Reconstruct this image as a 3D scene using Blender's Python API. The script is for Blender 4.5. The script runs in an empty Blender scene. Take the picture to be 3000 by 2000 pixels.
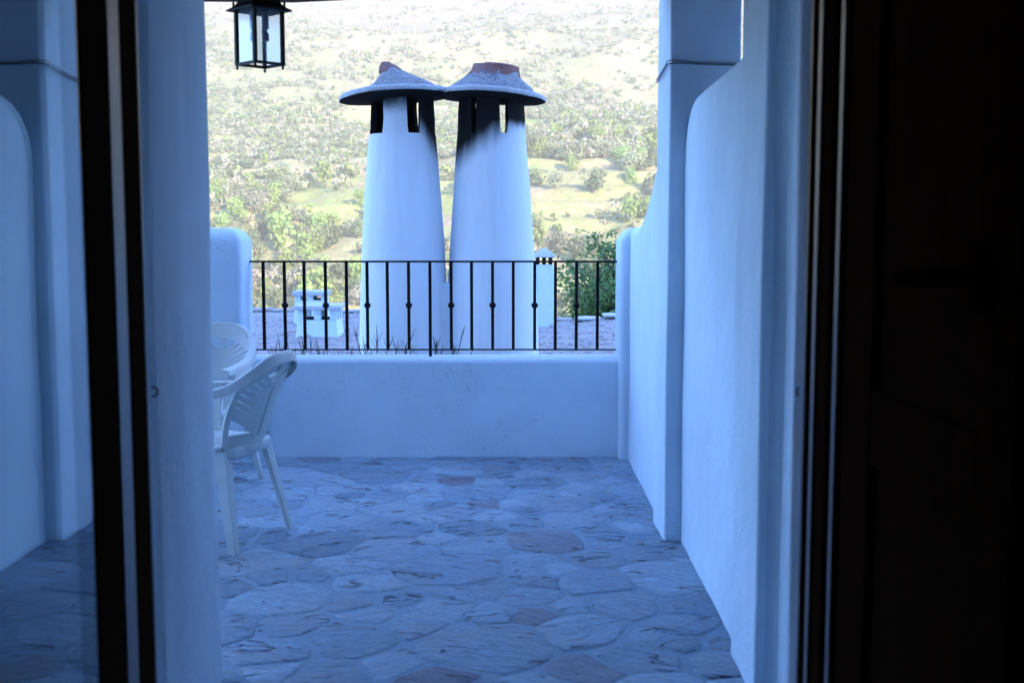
import bpy, bmesh, math, random
import numpy as np
from mathutils import Vector, Matrix, noise as mnoise
rnd = random.Random(7)
R = math.radians
PI = math.pi
S = bpy.context.scene
C = S.collection

# ------------------------------------------------------------------ camera
CAM_H = 1.384
cam_data = bpy.data.cameras.new('camera')
cam_data.sensor_width = 36.0
cam_data.lens = 41.33
cam_data.clip_start = 0.02
cam_data.clip_end = 6000
cam_data.dof.use_dof = True
cam_data.dof.focus_distance = 9.0
cam_data.dof.aperture_fstop = 5.0
cam = bpy.data.objects.new('camera', cam_data)
C.objects.link(cam)
cam.location = (0, 0, CAM_H)
cam.rotation_euler = (R(90 - 5.585), 0, 0)
S.camera = cam

# ------------------------------------------------------------------ sky, sun, exposure
SUN_EL, SUN_AZ = 21.0, 141.0          # degrees; azimuth clockwise from +Y (behind, to the right)
world = bpy.data.worlds.new('World')
S.world = world
world.use_nodes = True
wn = world.node_tree
bg = wn.nodes['Background']
sky = wn.nodes.new('ShaderNodeTexSky')
sky.sky_type = 'NISHITA'
sky.sun_disc = False
sky.sun_elevation = R(SUN_EL)
sky.sun_rotation = R(SUN_AZ)
sky.air_density = 0.9
sky.dust_density = 0.0
sky.ozone_density = 10.0
wn.links.new(sky.outputs[0], bg.inputs[0])
bg.inputs[1].default_value = 0.15
sl = bpy.data.lights.new('sun', 'SUN')
sl.energy = 2.4
sl.angle = R(0.5)
sl.color = (1.0, 0.86, 0.61)
sun = bpy.data.objects.new('sun', sl)
C.objects.link(sun)
sdir = Vector((math.sin(R(SUN_AZ)) * math.cos(R(SUN_EL)), math.cos(R(SUN_AZ)) * math.cos(R(SUN_EL)), math.sin(R(SUN_EL))))
sun.rotation_euler = sdir.to_track_quat('Z', 'Y').to_euler()
S.view_settings.view_transform = 'Standard'
S.view_settings.look = 'None'
S.view_settings.gamma = 1.0
S.view_settings.exposure = 3.5
S.view_settings.use_curve_mapping = False
S.cycles.max_bounces = 10
S.cycles.diffuse_bounces = 5
S.cycles.glossy_bounces = 4
S.cycles.transmission_bounces = 8
S.cycles.transparent_max_bounces = 8
S.cycles.sample_clamp_indirect = 6.0
S.cycles.use_denoising = True


# ------------------------------------------------------------------ helpers
def tag(o, label=None, cat=None, group=None, kind=None):
    if label: o['label'] = label
    if cat: o['category'] = cat
    if group: o['group'] = group
    if kind: o['kind'] = kind
    return o


def empty(name, loc=(0, 0, 0), rz=0.0):
    o = bpy.data.objects.new(name, None)
    o.empty_display_size = 0.1
    o.location = loc
    o.rotation_euler = (0, 0, rz)
    C.objects.link(o)
    return o


class MB:
    """collects pieces of ONE mesh"""
    def __init__(self):
        self.v = []; self.f = []

    def add(self, vs, fs):
        b = len(self.v)
        self.v += [tuple(p) for p in vs]
        self.f += [tuple(i + b for i in f) for f in fs]
        return self

    def box(self, x0, x1, y0, y1, z0, z1):
        return self.add([(x0, y0, z0), (x1, y0, z0), (x1, y1, z0), (x0, y1, z0),
                         (x0, y0, z1), (x1, y0, z1), (x1, y1, z1), (x0, y1, z1)],
                        [(0, 3, 2, 1), (4, 5, 6, 7), (0, 1, 5, 4), (1, 2, 6, 5), (2, 3, 7, 6), (3, 0, 4, 7)])

    def prism(self, poly, z0, z1):                       # poly counter-clockwise in xy
        n = len(poly)
        vs = [(x, y, z0) for x, y in poly] + [(x, y, z1) for x, y in poly]
        fs = [tuple(range(n - 1, -1, -1)), tuple(range(n, 2 * n))]
        fs += [(i, (i + 1) % n, n + (i + 1) % n, n + i) for i in range(n)]
        return self.add(vs, fs)

    def loft(self, loops, cap0=True, cap1=True, closed=True):
        n = len(loops[0]); vs = []; fs = []
        for l in loops: vs += list(l)
        for k in range(len(loops) - 1):
            for i in range(n if closed else n - 1):
                j = (i + 1) % n
                fs.append((k * n + i, k * n + j, (k + 1) * n + j, (k + 1) * n + i))
        if cap0: fs.append(tuple(range(n - 1, -1, -1)))
        if cap1: fs.append(tuple((len(loops) - 1) * n + i for i in range(n)))
        return self.add(vs, fs)

    def tube(self, pts, r, n=8, cap=True):
        pts = [Vector(p) for p in pts]
        rr = r if isinstance(r, (list, tuple)) else [r] * len(pts)
        loops = []; prev = None
        for i, p in enumerate(pts):
            d = (pts[min(i + 1, len(pts) - 1)] - pts[max(i - 1, 0)]).normalized()
            if prev is None:
                a = Vector((0, 0, 1)) if abs(d.z) < .9 else Vector((1, 0, 0))
                u = d.cross(a).normalized()
            else:
                u = (prev - d * prev.dot(d)).normalized()
            prev = u; w = d.cross(u)
            loops.append([tuple(p + (u * math.cos(2 * PI * k / n) + w * math.sin(2 * PI * k / n)) * rr[i]) for k in range(n)])
        return self.loft(loops, cap, cap)

    def sweep(self, pts, prof, up=(0, 0, 1), scale=None):
        """prof: list of (side, up) offsets, swept along pts keeping 'up' roughly"""
        pts = [Vector(p) for p in pts]; loops = []
        upv = Vector(up)
        for i, p in enumerate(pts):
            d = (pts[min(i + 1, len(pts) - 1)] - pts[max(i - 1, 0)]).normalized()
            s = d.cross(upv).normalized(); w = s.cross(d)
            k = scale[i] if scale else 1.0
            loops.append([tuple(p + s * (a * k) + w * (b * k)) for a, b in prof])
        return self.loft(loops)

    def lathe(self, prof, n=24, cx=0, cy=0, cap0=True, cap1=True):
        return self.loft([[(cx + r * math.cos(2 * PI * k / n), cy + r * math.sin(2 * PI * k / n), z) for k in range(n)] for r, z in prof], cap0, cap1)

    def build(self, name, mat, parent=None, smooth=False, bevel=0.0, seg=2, loc=None, sharp=None):
        me = bpy.data.meshes.new(name)
        me.from_pydata(self.v, [], self.f)
        me.validate()
        bm = bmesh.new(); bm.from_mesh(me)
        bmesh.ops.recalc_face_normals(bm, faces=bm.faces)
        bm.to_mesh(me); bm.free()
        me.materials.append(mat)
        o = bpy.data.objects.new(name, me)
        C.objects.link(o)
        if parent: o.parent = parent
        if loc: o.location = loc
        if bevel:
            m = o.modifiers.new('bevel', 'BEVEL')
            m.width = bevel; m.segments = seg; m.limit_method = 'ANGLE'; m.angle_limit = R(35)
            m.harden_normals = True
            smooth = True
        if smooth:
            me.polygons.foreach_set('use_smooth', [True] * len(me.polygons))
            if sharp and not bevel:
                me.set_sharp_from_angle(angle=R(sharp))
        return o


def np_mesh(name, verts, faces, mat, parent=None, smooth=False):
    """fast mesh from numpy arrays; faces is an (n,k) array"""
    me = bpy.data.meshes.new(name)
    k = faces.shape[1]
    me.vertices.add(len(verts)); me.loops.add(faces.size); me.polygons.add(len(faces))
    me.vertices.foreach_set('co', np.asarray(verts, np.float32).ravel())
    me.loops.foreach_set('vertex_index', np.asarray(faces, np.int32).ravel())
    me.polygons.foreach_set('loop_start', np.arange(0, faces.size, k, dtype=np.int32))
    me.polygons.foreach_set('use_smooth', np.full(len(faces), smooth))
    me.update(calc_edges=True)
    me.materials.append(mat)
    o = bpy.data.objects.new(name, me)
    C.objects.link(o)
    if parent: o.parent = parent
    return o


# ------------------------------------------------------------------ materials
def mat(name):
    m = bpy.data.materials.new(name); m.use_nodes = True
    nt = m.node_tree
    return m, nt, nt.nodes['Principled BSDF'], nt.nodes.new, nt.links.new


def coords(nt, scale=(1, 1, 1), rot=(0, 0, 0), src='Object'):
    tc = nt.nodes.new('ShaderNodeTexCoord'); mp = nt.nodes.new('ShaderNodeMapping')
    mp.inputs['Scale'].default_value = scale; mp.inputs['Rotation'].default_value = rot
    if src == 'Position':
        g = nt.nodes.new('ShaderNodeNewGeometry'); nt.links.new(g.outputs['Position'], mp.inputs[0])
    else:
        nt.links.new(tc.outputs[src], mp.inputs[0])
    return mp.outputs[0]


def noise_tex(nt, vec, scale, detail=4, rough=.55, dist=0.0):
    n = nt.nodes.new('ShaderNodeTexNoise')
    n.inputs['Scale'].default_value = scale; n.inputs['Detail'].default_value = detail
    n.inputs['Roughness'].default_value = rough; n.inputs['Distortion'].default_value = dist
    nt.links.new(vec, n.inputs['Vector'])
    return n.outputs['Fac']


def ramp(nt, fac, stops, interp='LINEAR'):
    r = nt.nodes.new('ShaderNodeValToRGB'); r.color_ramp.interpolation = interp
    el = r.color_ramp.elements
    while len(el) < len(stops): el.new(0.5)
    for e, (p, c) in zip(el, stops):
        e.position = p; e.color = (c[0], c[1], c[2], 1) if len(c) == 3 else c
    nt.links.new(fac, r.inputs[0])
    return r.outputs[0]


def mix(nt, fac, a, b, mode='MIX'):
    m = nt.nodes.new('ShaderNodeMix'); m.data_type = 'RGBA'; m.blend_type = mode
    for sock, val in ((m.inputs[0], fac), (m.inputs[6], a), (m.inputs[7], b)):
        if isinstance(val, (int, float)): sock.default_value = val
        elif isinstance(val, tuple): sock.default_value = (val[0], val[1], val[2], 1)
        else: nt.links.new(val, sock)
    return m.outputs[2]


def math_n(nt, op, a, b=0.0, c=0.0):
    m = nt.nodes.new('ShaderNodeMath'); m.operation = op
    for i, v in enumerate((a, b, c)):
        if isinstance(v, (int, float)): m.inputs[i].default_value = v
        else: nt.links.new(v, m.inputs[i])
    return m.outputs[0]


def bump(nt, bsdf, height, strength=.3, dist=.01, prev=None):
    b = nt.nodes.new('ShaderNodeBump')
    b.inputs['Strength'].default_value = strength; b.inputs['Distance'].default_value = dist
    nt.links.new(height, b.inputs['Height'])
    if prev: nt.links.new(prev, b.inputs['Normal'])
    nt.links.new(b.outputs[0], bsdf.inputs['Normal'])
    return b.outputs[0]


def plaster(name, base=(.76, .79, .83), rough_amt=.5, fine=60, stain=.10):
    m, nt, b, N, L = mat(name)
    p = coords(nt, src='Position')
    big = noise_tex(nt, p, 1.3, 5, .6)
    streak = noise_tex(nt, coords(nt, (5, 5, .6), src='Position'), 2.0, 4, .6)
    d = tuple(c * (1 - stain * 1.6) for c in base)
    col = mix(nt, ramp(nt, big, [(.3, (0, 0, 0)), (.7, (1, 1, 1))]), d, base)
    col = mix(nt, math_n(nt, 'MULTIPLY', ramp(nt, streak, [(.45, (0, 0, 0)), (.75, (1, 1, 1))]), .5 * stain * 6), col, tuple(c * .88 for c in base))
    specks = ramp(nt, noise_tex(nt, p, 38, 3, .6), [(.70, (0, 0, 0)), (.76, (1, 1, 1))])
    col = mix(nt, math_n(nt, 'MULTIPLY', specks, .22), col, (.42, .43, .46))
    cr = math_n(nt, 'ABSOLUTE', math_n(nt, 'SUBTRACT', noise_tex(nt, p, 1.9, 5, .55, .8), .5))
    cmask = ramp(nt, noise_tex(nt, p, .9, 2), [(.56, (0, 0, 0)), (.64, (1, 1, 1))])
    col = mix(nt, math_n(nt, 'MULTIPLY', math_n(nt, 'MULTIPLY', ramp(nt, cr, [(.0, (1, 1, 1)), (.004, (0, 0, 0))]), cmask), .35), col, (.30, .33, .38))
    L(col, b.inputs['Base Color'])
    b.inputs['Roughness'].default_value = .9
    b.inputs['Specular IOR Level'].default_value = .15
    n1 = bump(nt, b, noise_tex(nt, coords(nt, (1, 1, .8), src='Position'), 5.5, 4, .55), .42, .035)
    bump(nt, b, noise_tex(nt, p, fine, 5, .65), rough_amt, .006, n1)
    return m


M_wall = plaster('lime_plaster', base=(.67, .80, .90))
M_rough = plaster('rough_plaster', base=(.68, .80, .90), rough_amt=.8, fine=42, stain=.14)
M_jamb = plaster('jamb_plaster', base=(.60, .68, .76), rough_amt=.6, fine=50, stain=.14)


def simple(name, col, rough=.5, spec=.5, metal=0.0, var=.25, vscale=30, bumpy=0.0):
    m, nt, b, N, L = mat(name)
    f = noise_tex(nt, coords(nt), vscale, 4, .6)
    c = mix(nt, f, tuple(x * (1 - var) for x in col), tuple(min(1, x * (1 + var)) for x in col))
    L(c, b.inputs['Base Color'])
    b.inputs['Roughness'].default_value = rough
    b.inputs['Specular IOR Level'].default_value = spec
    b.inputs['Metallic'].default_value = metal
    if bumpy: bump(nt, b, f, bumpy, .004)
    return m


def wood(name, col, rough, spec, dirv=(40, 40, 2)):
    m, nt, b, N, L = mat(name)
    f = noise_tex(nt, coords(nt, dirv), 1.0, 6, .6, .6)
    c = mix(nt, f, tuple(x * .5 for x in col), tuple(x * 1.5 for x in col))
    L(c, b.inputs['Base Color'])
    b.inputs['Roughness'].default_value = rough
    b.inputs['Specular IOR Level'].default_value = spec
    bump(nt, b, f, .12, .002)
    return m


M_iron = simple('black_iron', (.007, .0065, .008), .55, .15, 0, .5, 60, .2)
M_lantern = simple('lantern_black', (.004, .004, .006), .5, .2, 0, .3, 80, .1)
M_wood = wood('dark_wood', (.040, .019, .010), .8, .0)
M_wood_edge = wood('lit_edge_wood', (.16, .085, .05), .30, .5)  # lighter copy of the frame wood, for its lit outer edge
M_strip = simple('pale_strip', (.38, .31, .275), .35, .5, 0, .1, 20)  # pale strips; on the right side they carry painted outside sheen
M_beam = wood('beam_wood', (.10, .045, .03), .75, .2, (3, 30, 30))
M_hook = simple('hook_iron', (.03, .03, .035), .5, .4)
M_cable = simple('cable_grey', (.16, .17, .19), .6, .3)
M_brass = simple('handle_metal', (.008, .007, .006), .6, .0, .0)
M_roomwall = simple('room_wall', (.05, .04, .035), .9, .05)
M_bulb = simple('lamp_white', (.35, .38, .42), .35, .5, 0, .05)
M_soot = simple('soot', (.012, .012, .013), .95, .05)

# plastic
m, nt, b, N, L = mat('white_plastic')
f = noise_tex(nt, coords(nt), 7, 5, .6)
L(mix(nt, ramp(nt, f, [(.35, (0, 0, 0)), (.75, (1, 1, 1))]), (.46, .51, .50), (.56, .60, .585)), b.inputs['Base Color'])
b.inputs['Roughness'].default_value = .42
b.inputs['Specular IOR Level'].default_value = .35
bump(nt, b, noise_tex(nt, coords(nt), 160, 3, .6), .08, .002)
M_plastic = m

# glass
m, nt, b, N, L = mat('door_glass')
b.inputs['Base Color'].default_value = (.93, .96, .97, 1)
b.inputs['Roughness'].default_value = 0.0
b.inputs['IOR'].default_value = 1.57
b.inputs['Specular Tint'].default_value = (.62, .86, 1.0, 1)
b.inputs['Transmission Weight'].default_value = 1.0
bump(nt, b, noise_tex(nt, coords(nt), 1.2, 1, .4), .02, .02)
M_glass = m
m, nt, b, N, L = mat('lantern_glass')
b.inputs['Base Color'].default_value = (.80, .88, .97, 1)
b.inputs['Roughness'].default_value = 0.06
b.inputs['IOR'].default_value = 1.45
b.inputs['Transmission Weight'].default_value = 1.0
M_lglass = m

# slate flags: each stone is an object, so the object's random number tints it
m, nt, b, N, L = mat('slate_flag')
oi = N('ShaderNodeObjectInfo')
rot = N('ShaderNodeVectorRotate'); rot.rotation_type = 'Z_AXIS'
L(coords(nt, src='Position'), rot.inputs['Vector'])
L(math_n(nt, 'MULTIPLY', math_n(nt, 'SUBTRACT', oi.outputs['Random'], .5), 1.3), rot.inputs['Angle'])
add = N('ShaderNodeVectorMath'); add.operation = 'ADD'
comb = N('ShaderNodeCombineXYZ'); L(math_n(nt, 'MULTIPLY', oi.outputs['Random'], 37.0), comb.inputs[0]); L(math_n(nt, 'MULTIPLY', oi.outputs['Random'], 19.0), comb.inputs[2])
L(rot.outputs[0], add.inputs[0]); L(comb.outputs[0], add.inputs[1])


def stretched(sc):
    mp = N('ShaderNodeMapping'); mp.inputs['Scale'].default_value = sc
    L(add.outputs[0], mp.inputs[0]); return mp.outputs[0]


cleft = noise_tex(nt, stretched((1.6, 11, 2)), 2.6, 8, .62, .9)
steps = N('ShaderNodeMath'); steps.operation = 'SNAP'; steps.inputs[1].default_value = .055; L(cleft, steps.inputs[0])
fine = noise_tex(nt, stretched((6, 22, 6)), 4.0, 6, .7)
crk = noise_tex(nt, stretched((1.3, 7, 2)), 1.5, 4, .55, 1.0)
crack = ramp(nt, math_n(nt, 'ABSOLUTE', math_n(nt, 'SUBTRACT', crk, .5)), [(.0, (1, 1, 1)), (.006, (1, 1, 1)), (.020, (0, 0, 0))])
crack = math_n(nt, 'MULTIPLY', crack, ramp(nt, noise_tex(nt, stretched((3, 3, 3)), 2.3, 2), [(.53, (0, 0, 0)), (.60, (1, 1, 1))]))
tint = ramp(nt, oi.outputs['Random'], [(0, (.25, .36, .45)), (.16, (.38, .53, .64)), (.34, (.30, .43, .53)), (.52, (.45, .61, .72)), (.70, (.34, .47, .58)), (.84, (.40, .55, .64)), (.955, (.30, .335, .40)), (.988, (.27, .27, .33))], 'CONSTANT')
col = mix(nt, ramp(nt, fine, [(.3, (0, 0, 0)), (.7, (1, 1, 1))]), mix(nt, 1.0, tint, (.56, .565, .59), 'MULTIPLY'), tint)
lay = ramp(nt, cleft, [(.34, (.66, .66, .68)), (.44, (1, 1, 1)), (.50, (.80, .80, .82)), (.57, (1.06, 1.06, 1.06)), (.62, (.84, .84, .85)), (.70, (1.16, 1.16, 1.16))])
col = mix(nt, 1.0, col, lay, 'MULTIPLY')
patch = ramp(nt, noise_tex(nt, coords(nt, src='Position'), 2.4, 5, .65), [(.42, (0, 0, 0)), (.62, (1, 1, 1))])
col = mix(nt, math_n(nt, 'MULTIPLY', patch, .40), col, (.34, .35, .37))
rust = ramp(nt, noise_tex(nt, stretched((2, 4, 2)), 2.6, 4, .7), [(.68, (0, 0, 0)), (.78, (1, 1, 1))])
col = mix(nt, math_n(nt, 'MULTIPLY', rust, .28), col, (.27, .21, .17))
col = mix(nt, math_n(nt, 'MULTIPLY', crack, .85), col, (.06, .06, .07))
L(col, b.inputs['Base Color'])
b.inputs['Roughness'].default_value = .72
b.inputs['Specular IOR Level'].default_value = .3
h = math_n(nt, 'ADD', math_n(nt, 'MULTIPLY', steps.outputs[0], 1.0), math_n(nt, 'MULTIPLY', fine, .25))
h = math_n(nt, 'SUBTRACT', h, math_n(nt, 'MULTIPLY', crack, .6))
bump(nt, b, h, 1.0, .03)
M_slate = m

m, nt, b, N, L = mat('floor_mortar')
p = coords(nt, src='Position')
f1 = noise_tex(nt, p, 3, 6, .65); f2 = noise_tex(nt, p, 60, 4, .7)
c = mix(nt, f1, (.165, .235, .30), (.26, .36, .44))
c = mix(nt, math_n(nt, 'MULTIPLY', ramp(nt, f2, [(.55, (0, 0, 0)), (.7, (1, 1, 1))]), .5), c, (.20, .205, .22))
L(c, b.inputs['Base Color']); b.inputs['Roughness'].default_value = .92
bump(nt, b, math_n(nt, 'ADD', f2, math_n(nt, 'MULTIPLY', f1, 2.0)), .6, .012)
M_mortar = m

# launa (grey clay gravel) of the flat roofs
m, nt, b, N, L = mat('clay_gravel')
p = coords(nt, src='Position')
f1 = noise_tex(nt, p, .9, 5, .65); f2 = noise_tex(nt, coords(nt, (9, 14, 9), src='Position'), 2.2, 6, .75)
c = mix(nt, f1, (.31, .293, .283), (.41, .385, .37))
c = mix(nt, ramp(nt, f2, [(.4, (0, 0, 0)), (.66, (1, 1, 1))]), c, (.47, .43, .43))
c = mix(nt, ramp(nt, f2, [(.30, (1, 1, 1)), (.40, (0, 0, 0))]), c, (.22, .19, .21))
L(c, b.inputs['Base Color']); b.inputs['Roughness'].default_value = .95
bump(nt, b, f2, 1.0, .05)
M_launa = m
M_chip = simple('slate_chip', (.40, .36, .38), .85, .2, 0, .3, 3)


def chimney_plaster(name, a, bx, soft=.10, soot2=None):
    """white lime plaster with a soot stain whose edge follows z = a + bx * x (object coordinates)"""
    m, nt, b, N, L = mat(name)
    oc = coords(nt)
    sep = N('ShaderNodeSeparateXYZ'); L(oc, sep.inputs[0])
    x, z = sep.outputs[0], sep.outputs[2]
    big = noise_tex(nt, oc, 2.2, 5, .6)
    streak = noise_tex(nt, coords(nt, (7, 7, .5)), 2.2, 4, .6)
    base = mix(nt, big, (.70, .77, .84), (.77, .83, .88))
    base = mix(nt, math_n(nt, 'MULTIPLY', ramp(nt, streak, [(.5, (0, 0, 0)), (.8, (1, 1, 1))]), .45), base, (.58, .60, .64))
    edge = math_n(nt, 'SUBTRACT', z, math_n(nt, 'ADD', a, math_n(nt, 'MULTIPLY', x, bx)))
    edge = math_n(nt, 'ADD', edge, math_n(nt, 'MULTIPLY', math_n(nt, 'SUBTRACT', noise_tex(nt, oc, 7, 4, .6), .5), .12))
    s = ramp(nt, math_n(nt, 'ADD', math_n(nt, 'MULTIPLY', edge, .5 / soft), .5), [(.15, (0, 0, 0)), (.85, (1, 1, 1))], 'EASE')
    if soot2:
        x0, zz, slp, gain = soot2
        g = math_n(nt, 'SUBTRACT', math_n(nt, 'ADD', math_n(nt, 'MULTIPLY', x, slp), z), x0 * slp + zz)
        g = math_n(nt, 'ADD', g, math_n(nt, 'MULTIPLY', math_n(nt, 'SUBTRACT', noise_tex(nt, coords(nt, (9, 9, 1.5)), 2, 4, .6), .5), .12))
        s2 = ramp(nt, math_n(nt, 'ADD', math_n(nt, 'MULTIPLY', g, gain), .5), [(.1, (0, 0, 0)), (.9, (1, 1, 1))], 'EASE')
        s = math_n(nt, 'MAXIMUM', s, math_n(nt, 'MULTIPLY', s2, 1.0))
    rad = math_n(nt, 'SQRT', math_n(nt, 'ADD', math_n(nt, 'MULTIPLY', x, x), math_n(nt, 'MULTIPLY', sep.outputs[1], sep.outputs[1])))
    s = math_n(nt, 'MAXIMUM', s, math_n(nt, 'LESS_THAN', rad, .222))
    col = mix(nt, s, base, (.014, .014, .016))
    L(col, b.inputs['Base Color'])
    b.inputs['Roughness'].default_value = .92; b.inputs['Specular IOR Level'].default_value = .12
    n1 = bump(nt, b, noise_tex(nt, oc, 5, 3, .5), .3, .03)
    bump(nt, b, noise_tex(nt, oc, 70, 4, .6), .3, .005, n1)
    return m


m, nt, b, N, L = mat('cap_mortar')
p = coords(nt)
f1 = noise_tex(nt, p, 55, 4, .7); f2 = noise_tex(nt, p, 5, 5, .6)
c = mix(nt, f2, (.27, .29, .32), (.42, .44, .47))
c = mix(nt, ramp(nt, f1, [(.36, (1, 1, 1)), (.5, (0, 0, 0))]), c, (.22, .23, .26))
crk = math_n(nt, 'ABSOLUTE', math_n(nt, 'SUBTRACT', noise_tex(nt, p, 6, 4, .6, .8), .5))
c = mix(nt, math_n(nt, 'MULTIPLY', ramp(nt, crk, [(0, (1, 1, 1)), (.015, (0, 0, 0))]), .8), c, (.05, .05, .06))
L(c, b.inputs['Base Color']); b.inputs['Roughness'].default_value = .95
bump(nt, b, f1, .9, .02)
M_capmortar = m
m, nt, b, N, L = mat('cap_stone')
p = coords(nt)
f1 = noise_tex(nt, p, 9, 6, .7); f2 = noise_tex(nt, p, 40, 4, .7)
c = ramp(nt, f1, [(.32, (.16, .09, .09)), (.45, (.30, .13, .11)), (.58, (.20, .14, .15)), (.72, (.40, .33, .33))])
L(c, b.inputs['Base Color']); b.inputs['Roughness'].default_value = .9
bump(nt, b, f2, .8, .012)
M_capstone = m
# slate disc: whitewashed edge, sooty underside (soot sits on the faces that look down)
m, nt, b, N, L = mat('cap_slab')
p = coords(nt)
f1 = noise_tex(nt, p, 14, 5, .7)
c = mix(nt, f1, (.30, .32, .35), (.62, .66, .70))
c = mix(nt, ramp(nt, noise_tex(nt, p, 30, 3, .6), [(.6, (0, 0, 0)), (.72, (1, 1, 1))]), c, (.10, .10, .12))
L(c, b.inputs['Base Color']); b.inputs['Roughness'].default_value = .9
bump(nt, b, f1, .7, .015)
M_capslab = m

# ------------------------------------------------------------------ ground, hillside
BASE_Y = np.array([-400, -60, 0, 8, 40, 90, 150, 195, 250, 320, 400, 500, 600, 750, 900, 1050, 1200, 1500], float)
BASE_Z = np.array([-3, -5, -5, -5.2, -7.5, -15, -25, -27, -17.5, .5, 25, 53, 83, 128, 174, 222, 268, 330], float)
prng = np.random.RandomState(11)
WAVES = []
for i in range(44):
    wl = 14 * (1.13 ** i) if i < 30 else 60 * (1.12 ** (i - 30))
    th = prng.uniform(0, 2 * PI)
    WAVES.append((2 * PI / wl * math.cos(th), 2 * PI / wl * math.sin(th), prng.uniform(0, 2 * PI), .012 * wl ** .85))


def ground_z(x, y):
    x = np.asarray(x, float); y = np.asarray(y, float)
    z = np.interp(y, BASE_Y, BASE_Z)
    rel = np.zeros_like(z + x)
    for kx, ky, ph, am in WAVES:
        rel = rel + am * np.sin(kx * x + ky * y + ph)
    k = np.clip((y - 150) / 150, 0, 1)
    z = z + rel * k
    # farm terraces on the lower slope: flat treads, short steep risers
    st = 4.6
    q = (z + 60 + 2.2 * np.sin(x * .021) + 1.1 * np.sin(x * .057 + 1.3)) / st
    fr = q - np.floor(q)
    ter = (np.floor(q) + np.clip((fr - .72) / .28, 0, 1)) * st - 60 - 2.2 * np.sin(x * .021) - 1.1 * np.sin(x * .057 + 1.3)
    tk = np.clip((y - 225) / 20, 0, 1) * np.clip((520 - y) / 150, 0, 1) * .55
    return z * (1 - tk) + ter * tk


def hill_material():
    m, nt, b, N, L = mat('hillside_ground')
    p = coords(nt, src='Position')
    sep = N('ShaderNodeSeparateXYZ'); L(p, sep.inputs[0])
    y = sep.outputs[1]
    big = noise_tex(nt, p, .011, 5, .6)
    mid = noise_tex(nt, coords(nt, (.5, 1.0, 1.0), src='Position'), .07, 6, .65)
    fine0 = noise_tex(nt, p, .42, 6, .75)
    fine = ramp(nt, fine0, [(.34, (0, 0, 0)), (.66, (1, 1, 1))])
    straw = mix(nt, fine, (.23, .195, .09), (.36, .31, .165))
    green = mix(nt, fine, (.15, .19, .05), (.255, .29, .09))
    soil = mix(nt, fine, (.20, .155, .105), (.31, .245, .18))
    upper = mix(nt, fine, (.165, .12, .09), (.26, .20, .16))
    low = mix(nt, ramp(nt, big, [(.42, (0, 0, 0)), (.60, (1, 1, 1))]), straw, green)
    low = mix(nt, ramp(nt, mid, [(.50, (0, 0, 0)), (.68, (1, 1, 1))]), low, soil)
    mid2 = noise_tex(nt, p, .20, 5, .7)
    upper = mix(nt, ramp(nt, mid2, [(.40, (0, 0, 0)), (.62, (1, 1, 1))]), upper, (.15, .125, .09))
    up = mix(nt, ramp(nt, mid, [(.48, (0, 0, 0)), (.66, (1, 1, 1))]), upper, (.15, .13, .095))
    kk = math_n(nt, 'ADD', math_n(nt, 'MULTIPLY', math_n(nt, 'SUBTRACT', y, 470.0), .0035), math_n(nt, 'MULTIPLY', math_n(nt, 'SUBTRACT', big, .5), 1.2))
    low = mix(nt, math_n(nt, 'MULTIPLY', ramp(nt, mid2, [(.46, (0, 0, 0)), (.66, (1, 1, 1))]), .55), low, (.15, .165, .075))
    col = mix(nt, ramp(nt, kk, [(0, (0, 0, 0)), (1, (1, 1, 1))]), low, up)
    L(col, b.inputs['Base Color'])
    b.inputs['Roughness'].default_value = 1.0; b.inputs['Specular IOR Level'].default_value = 0.0
    bump(nt, b, math_n(nt, 'ADD', fine, mid), .5, 1.2)
    return m


M_hill = hill_material()
ys = np.concatenate([np.linspace(-400, 180, 30), np.linspace(190, 560, 186), np.linspace(565, 1500, 190)])
xs = np.concatenate([np.linspace(-1100, -330, 40), np.linspace(-325, 260, 147), np.linspace(270, 1100, 42)])
GX, GY = np.meshgrid(xs, ys)
GZ = ground_z(GX, GY)
nv = GX.shape
idx = np.arange(GX.size).reshape(nv)
quads = np.stack([idx[:-1, :-1], idx[:-1, 1:], idx[1:, 1:], idx[1:, :-1]], -1).reshape(-1, 4)
hill = np_mesh('hillside', np.stack([GX.ravel(), GY.ravel(), GZ.ravel()], 1), quads, M_hill, smooth=True)
tag(hill, kind='structure')

# ------------------------------------------------------------------ trees of the far slope
def foliage_mat(name, c0, c1, scale=.9, transl=.38):
    m, nt, b, N, L = mat(name)
    oi = N('ShaderNodeObjectInfo')
    f = noise_tex(nt, coords(nt, src='Position'), scale, 4, .7)
    col = mix(nt, f, c0, c1)
    hsv = N('ShaderNodeHueSaturation'); L(col, hsv.inputs['Color'])
    L(math_n(nt, 'ADD', 1.0, math_n(nt, 'MULTIPLY', oi.outputs['Random'], .45)), hsv.inputs['Value'])
    L(math_n(nt, 'ADD', .475, math_n(nt, 'MULTIPLY', oi.outputs['Random'], .05)), hsv.inputs['Hue'])
    L(hsv.outputs[0], b.inputs['Base Color'])
    b.inputs['Roughness'].default_value = .8; b.inputs['Specular IOR Level'].default_value = .15
    tr = N('ShaderNodeBsdfTranslucent'); L(hsv.outputs[0], tr.inputs[0])
    ms = N('ShaderNodeMixShader'); ms.inputs[0].default_value = transl
    L(b.outputs[0], ms.inputs[1]); L(tr.outputs[0], ms.inputs[2])
    L(ms.outputs[0], nt.nodes['Material Output'].inputs[0])
    return m


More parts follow.
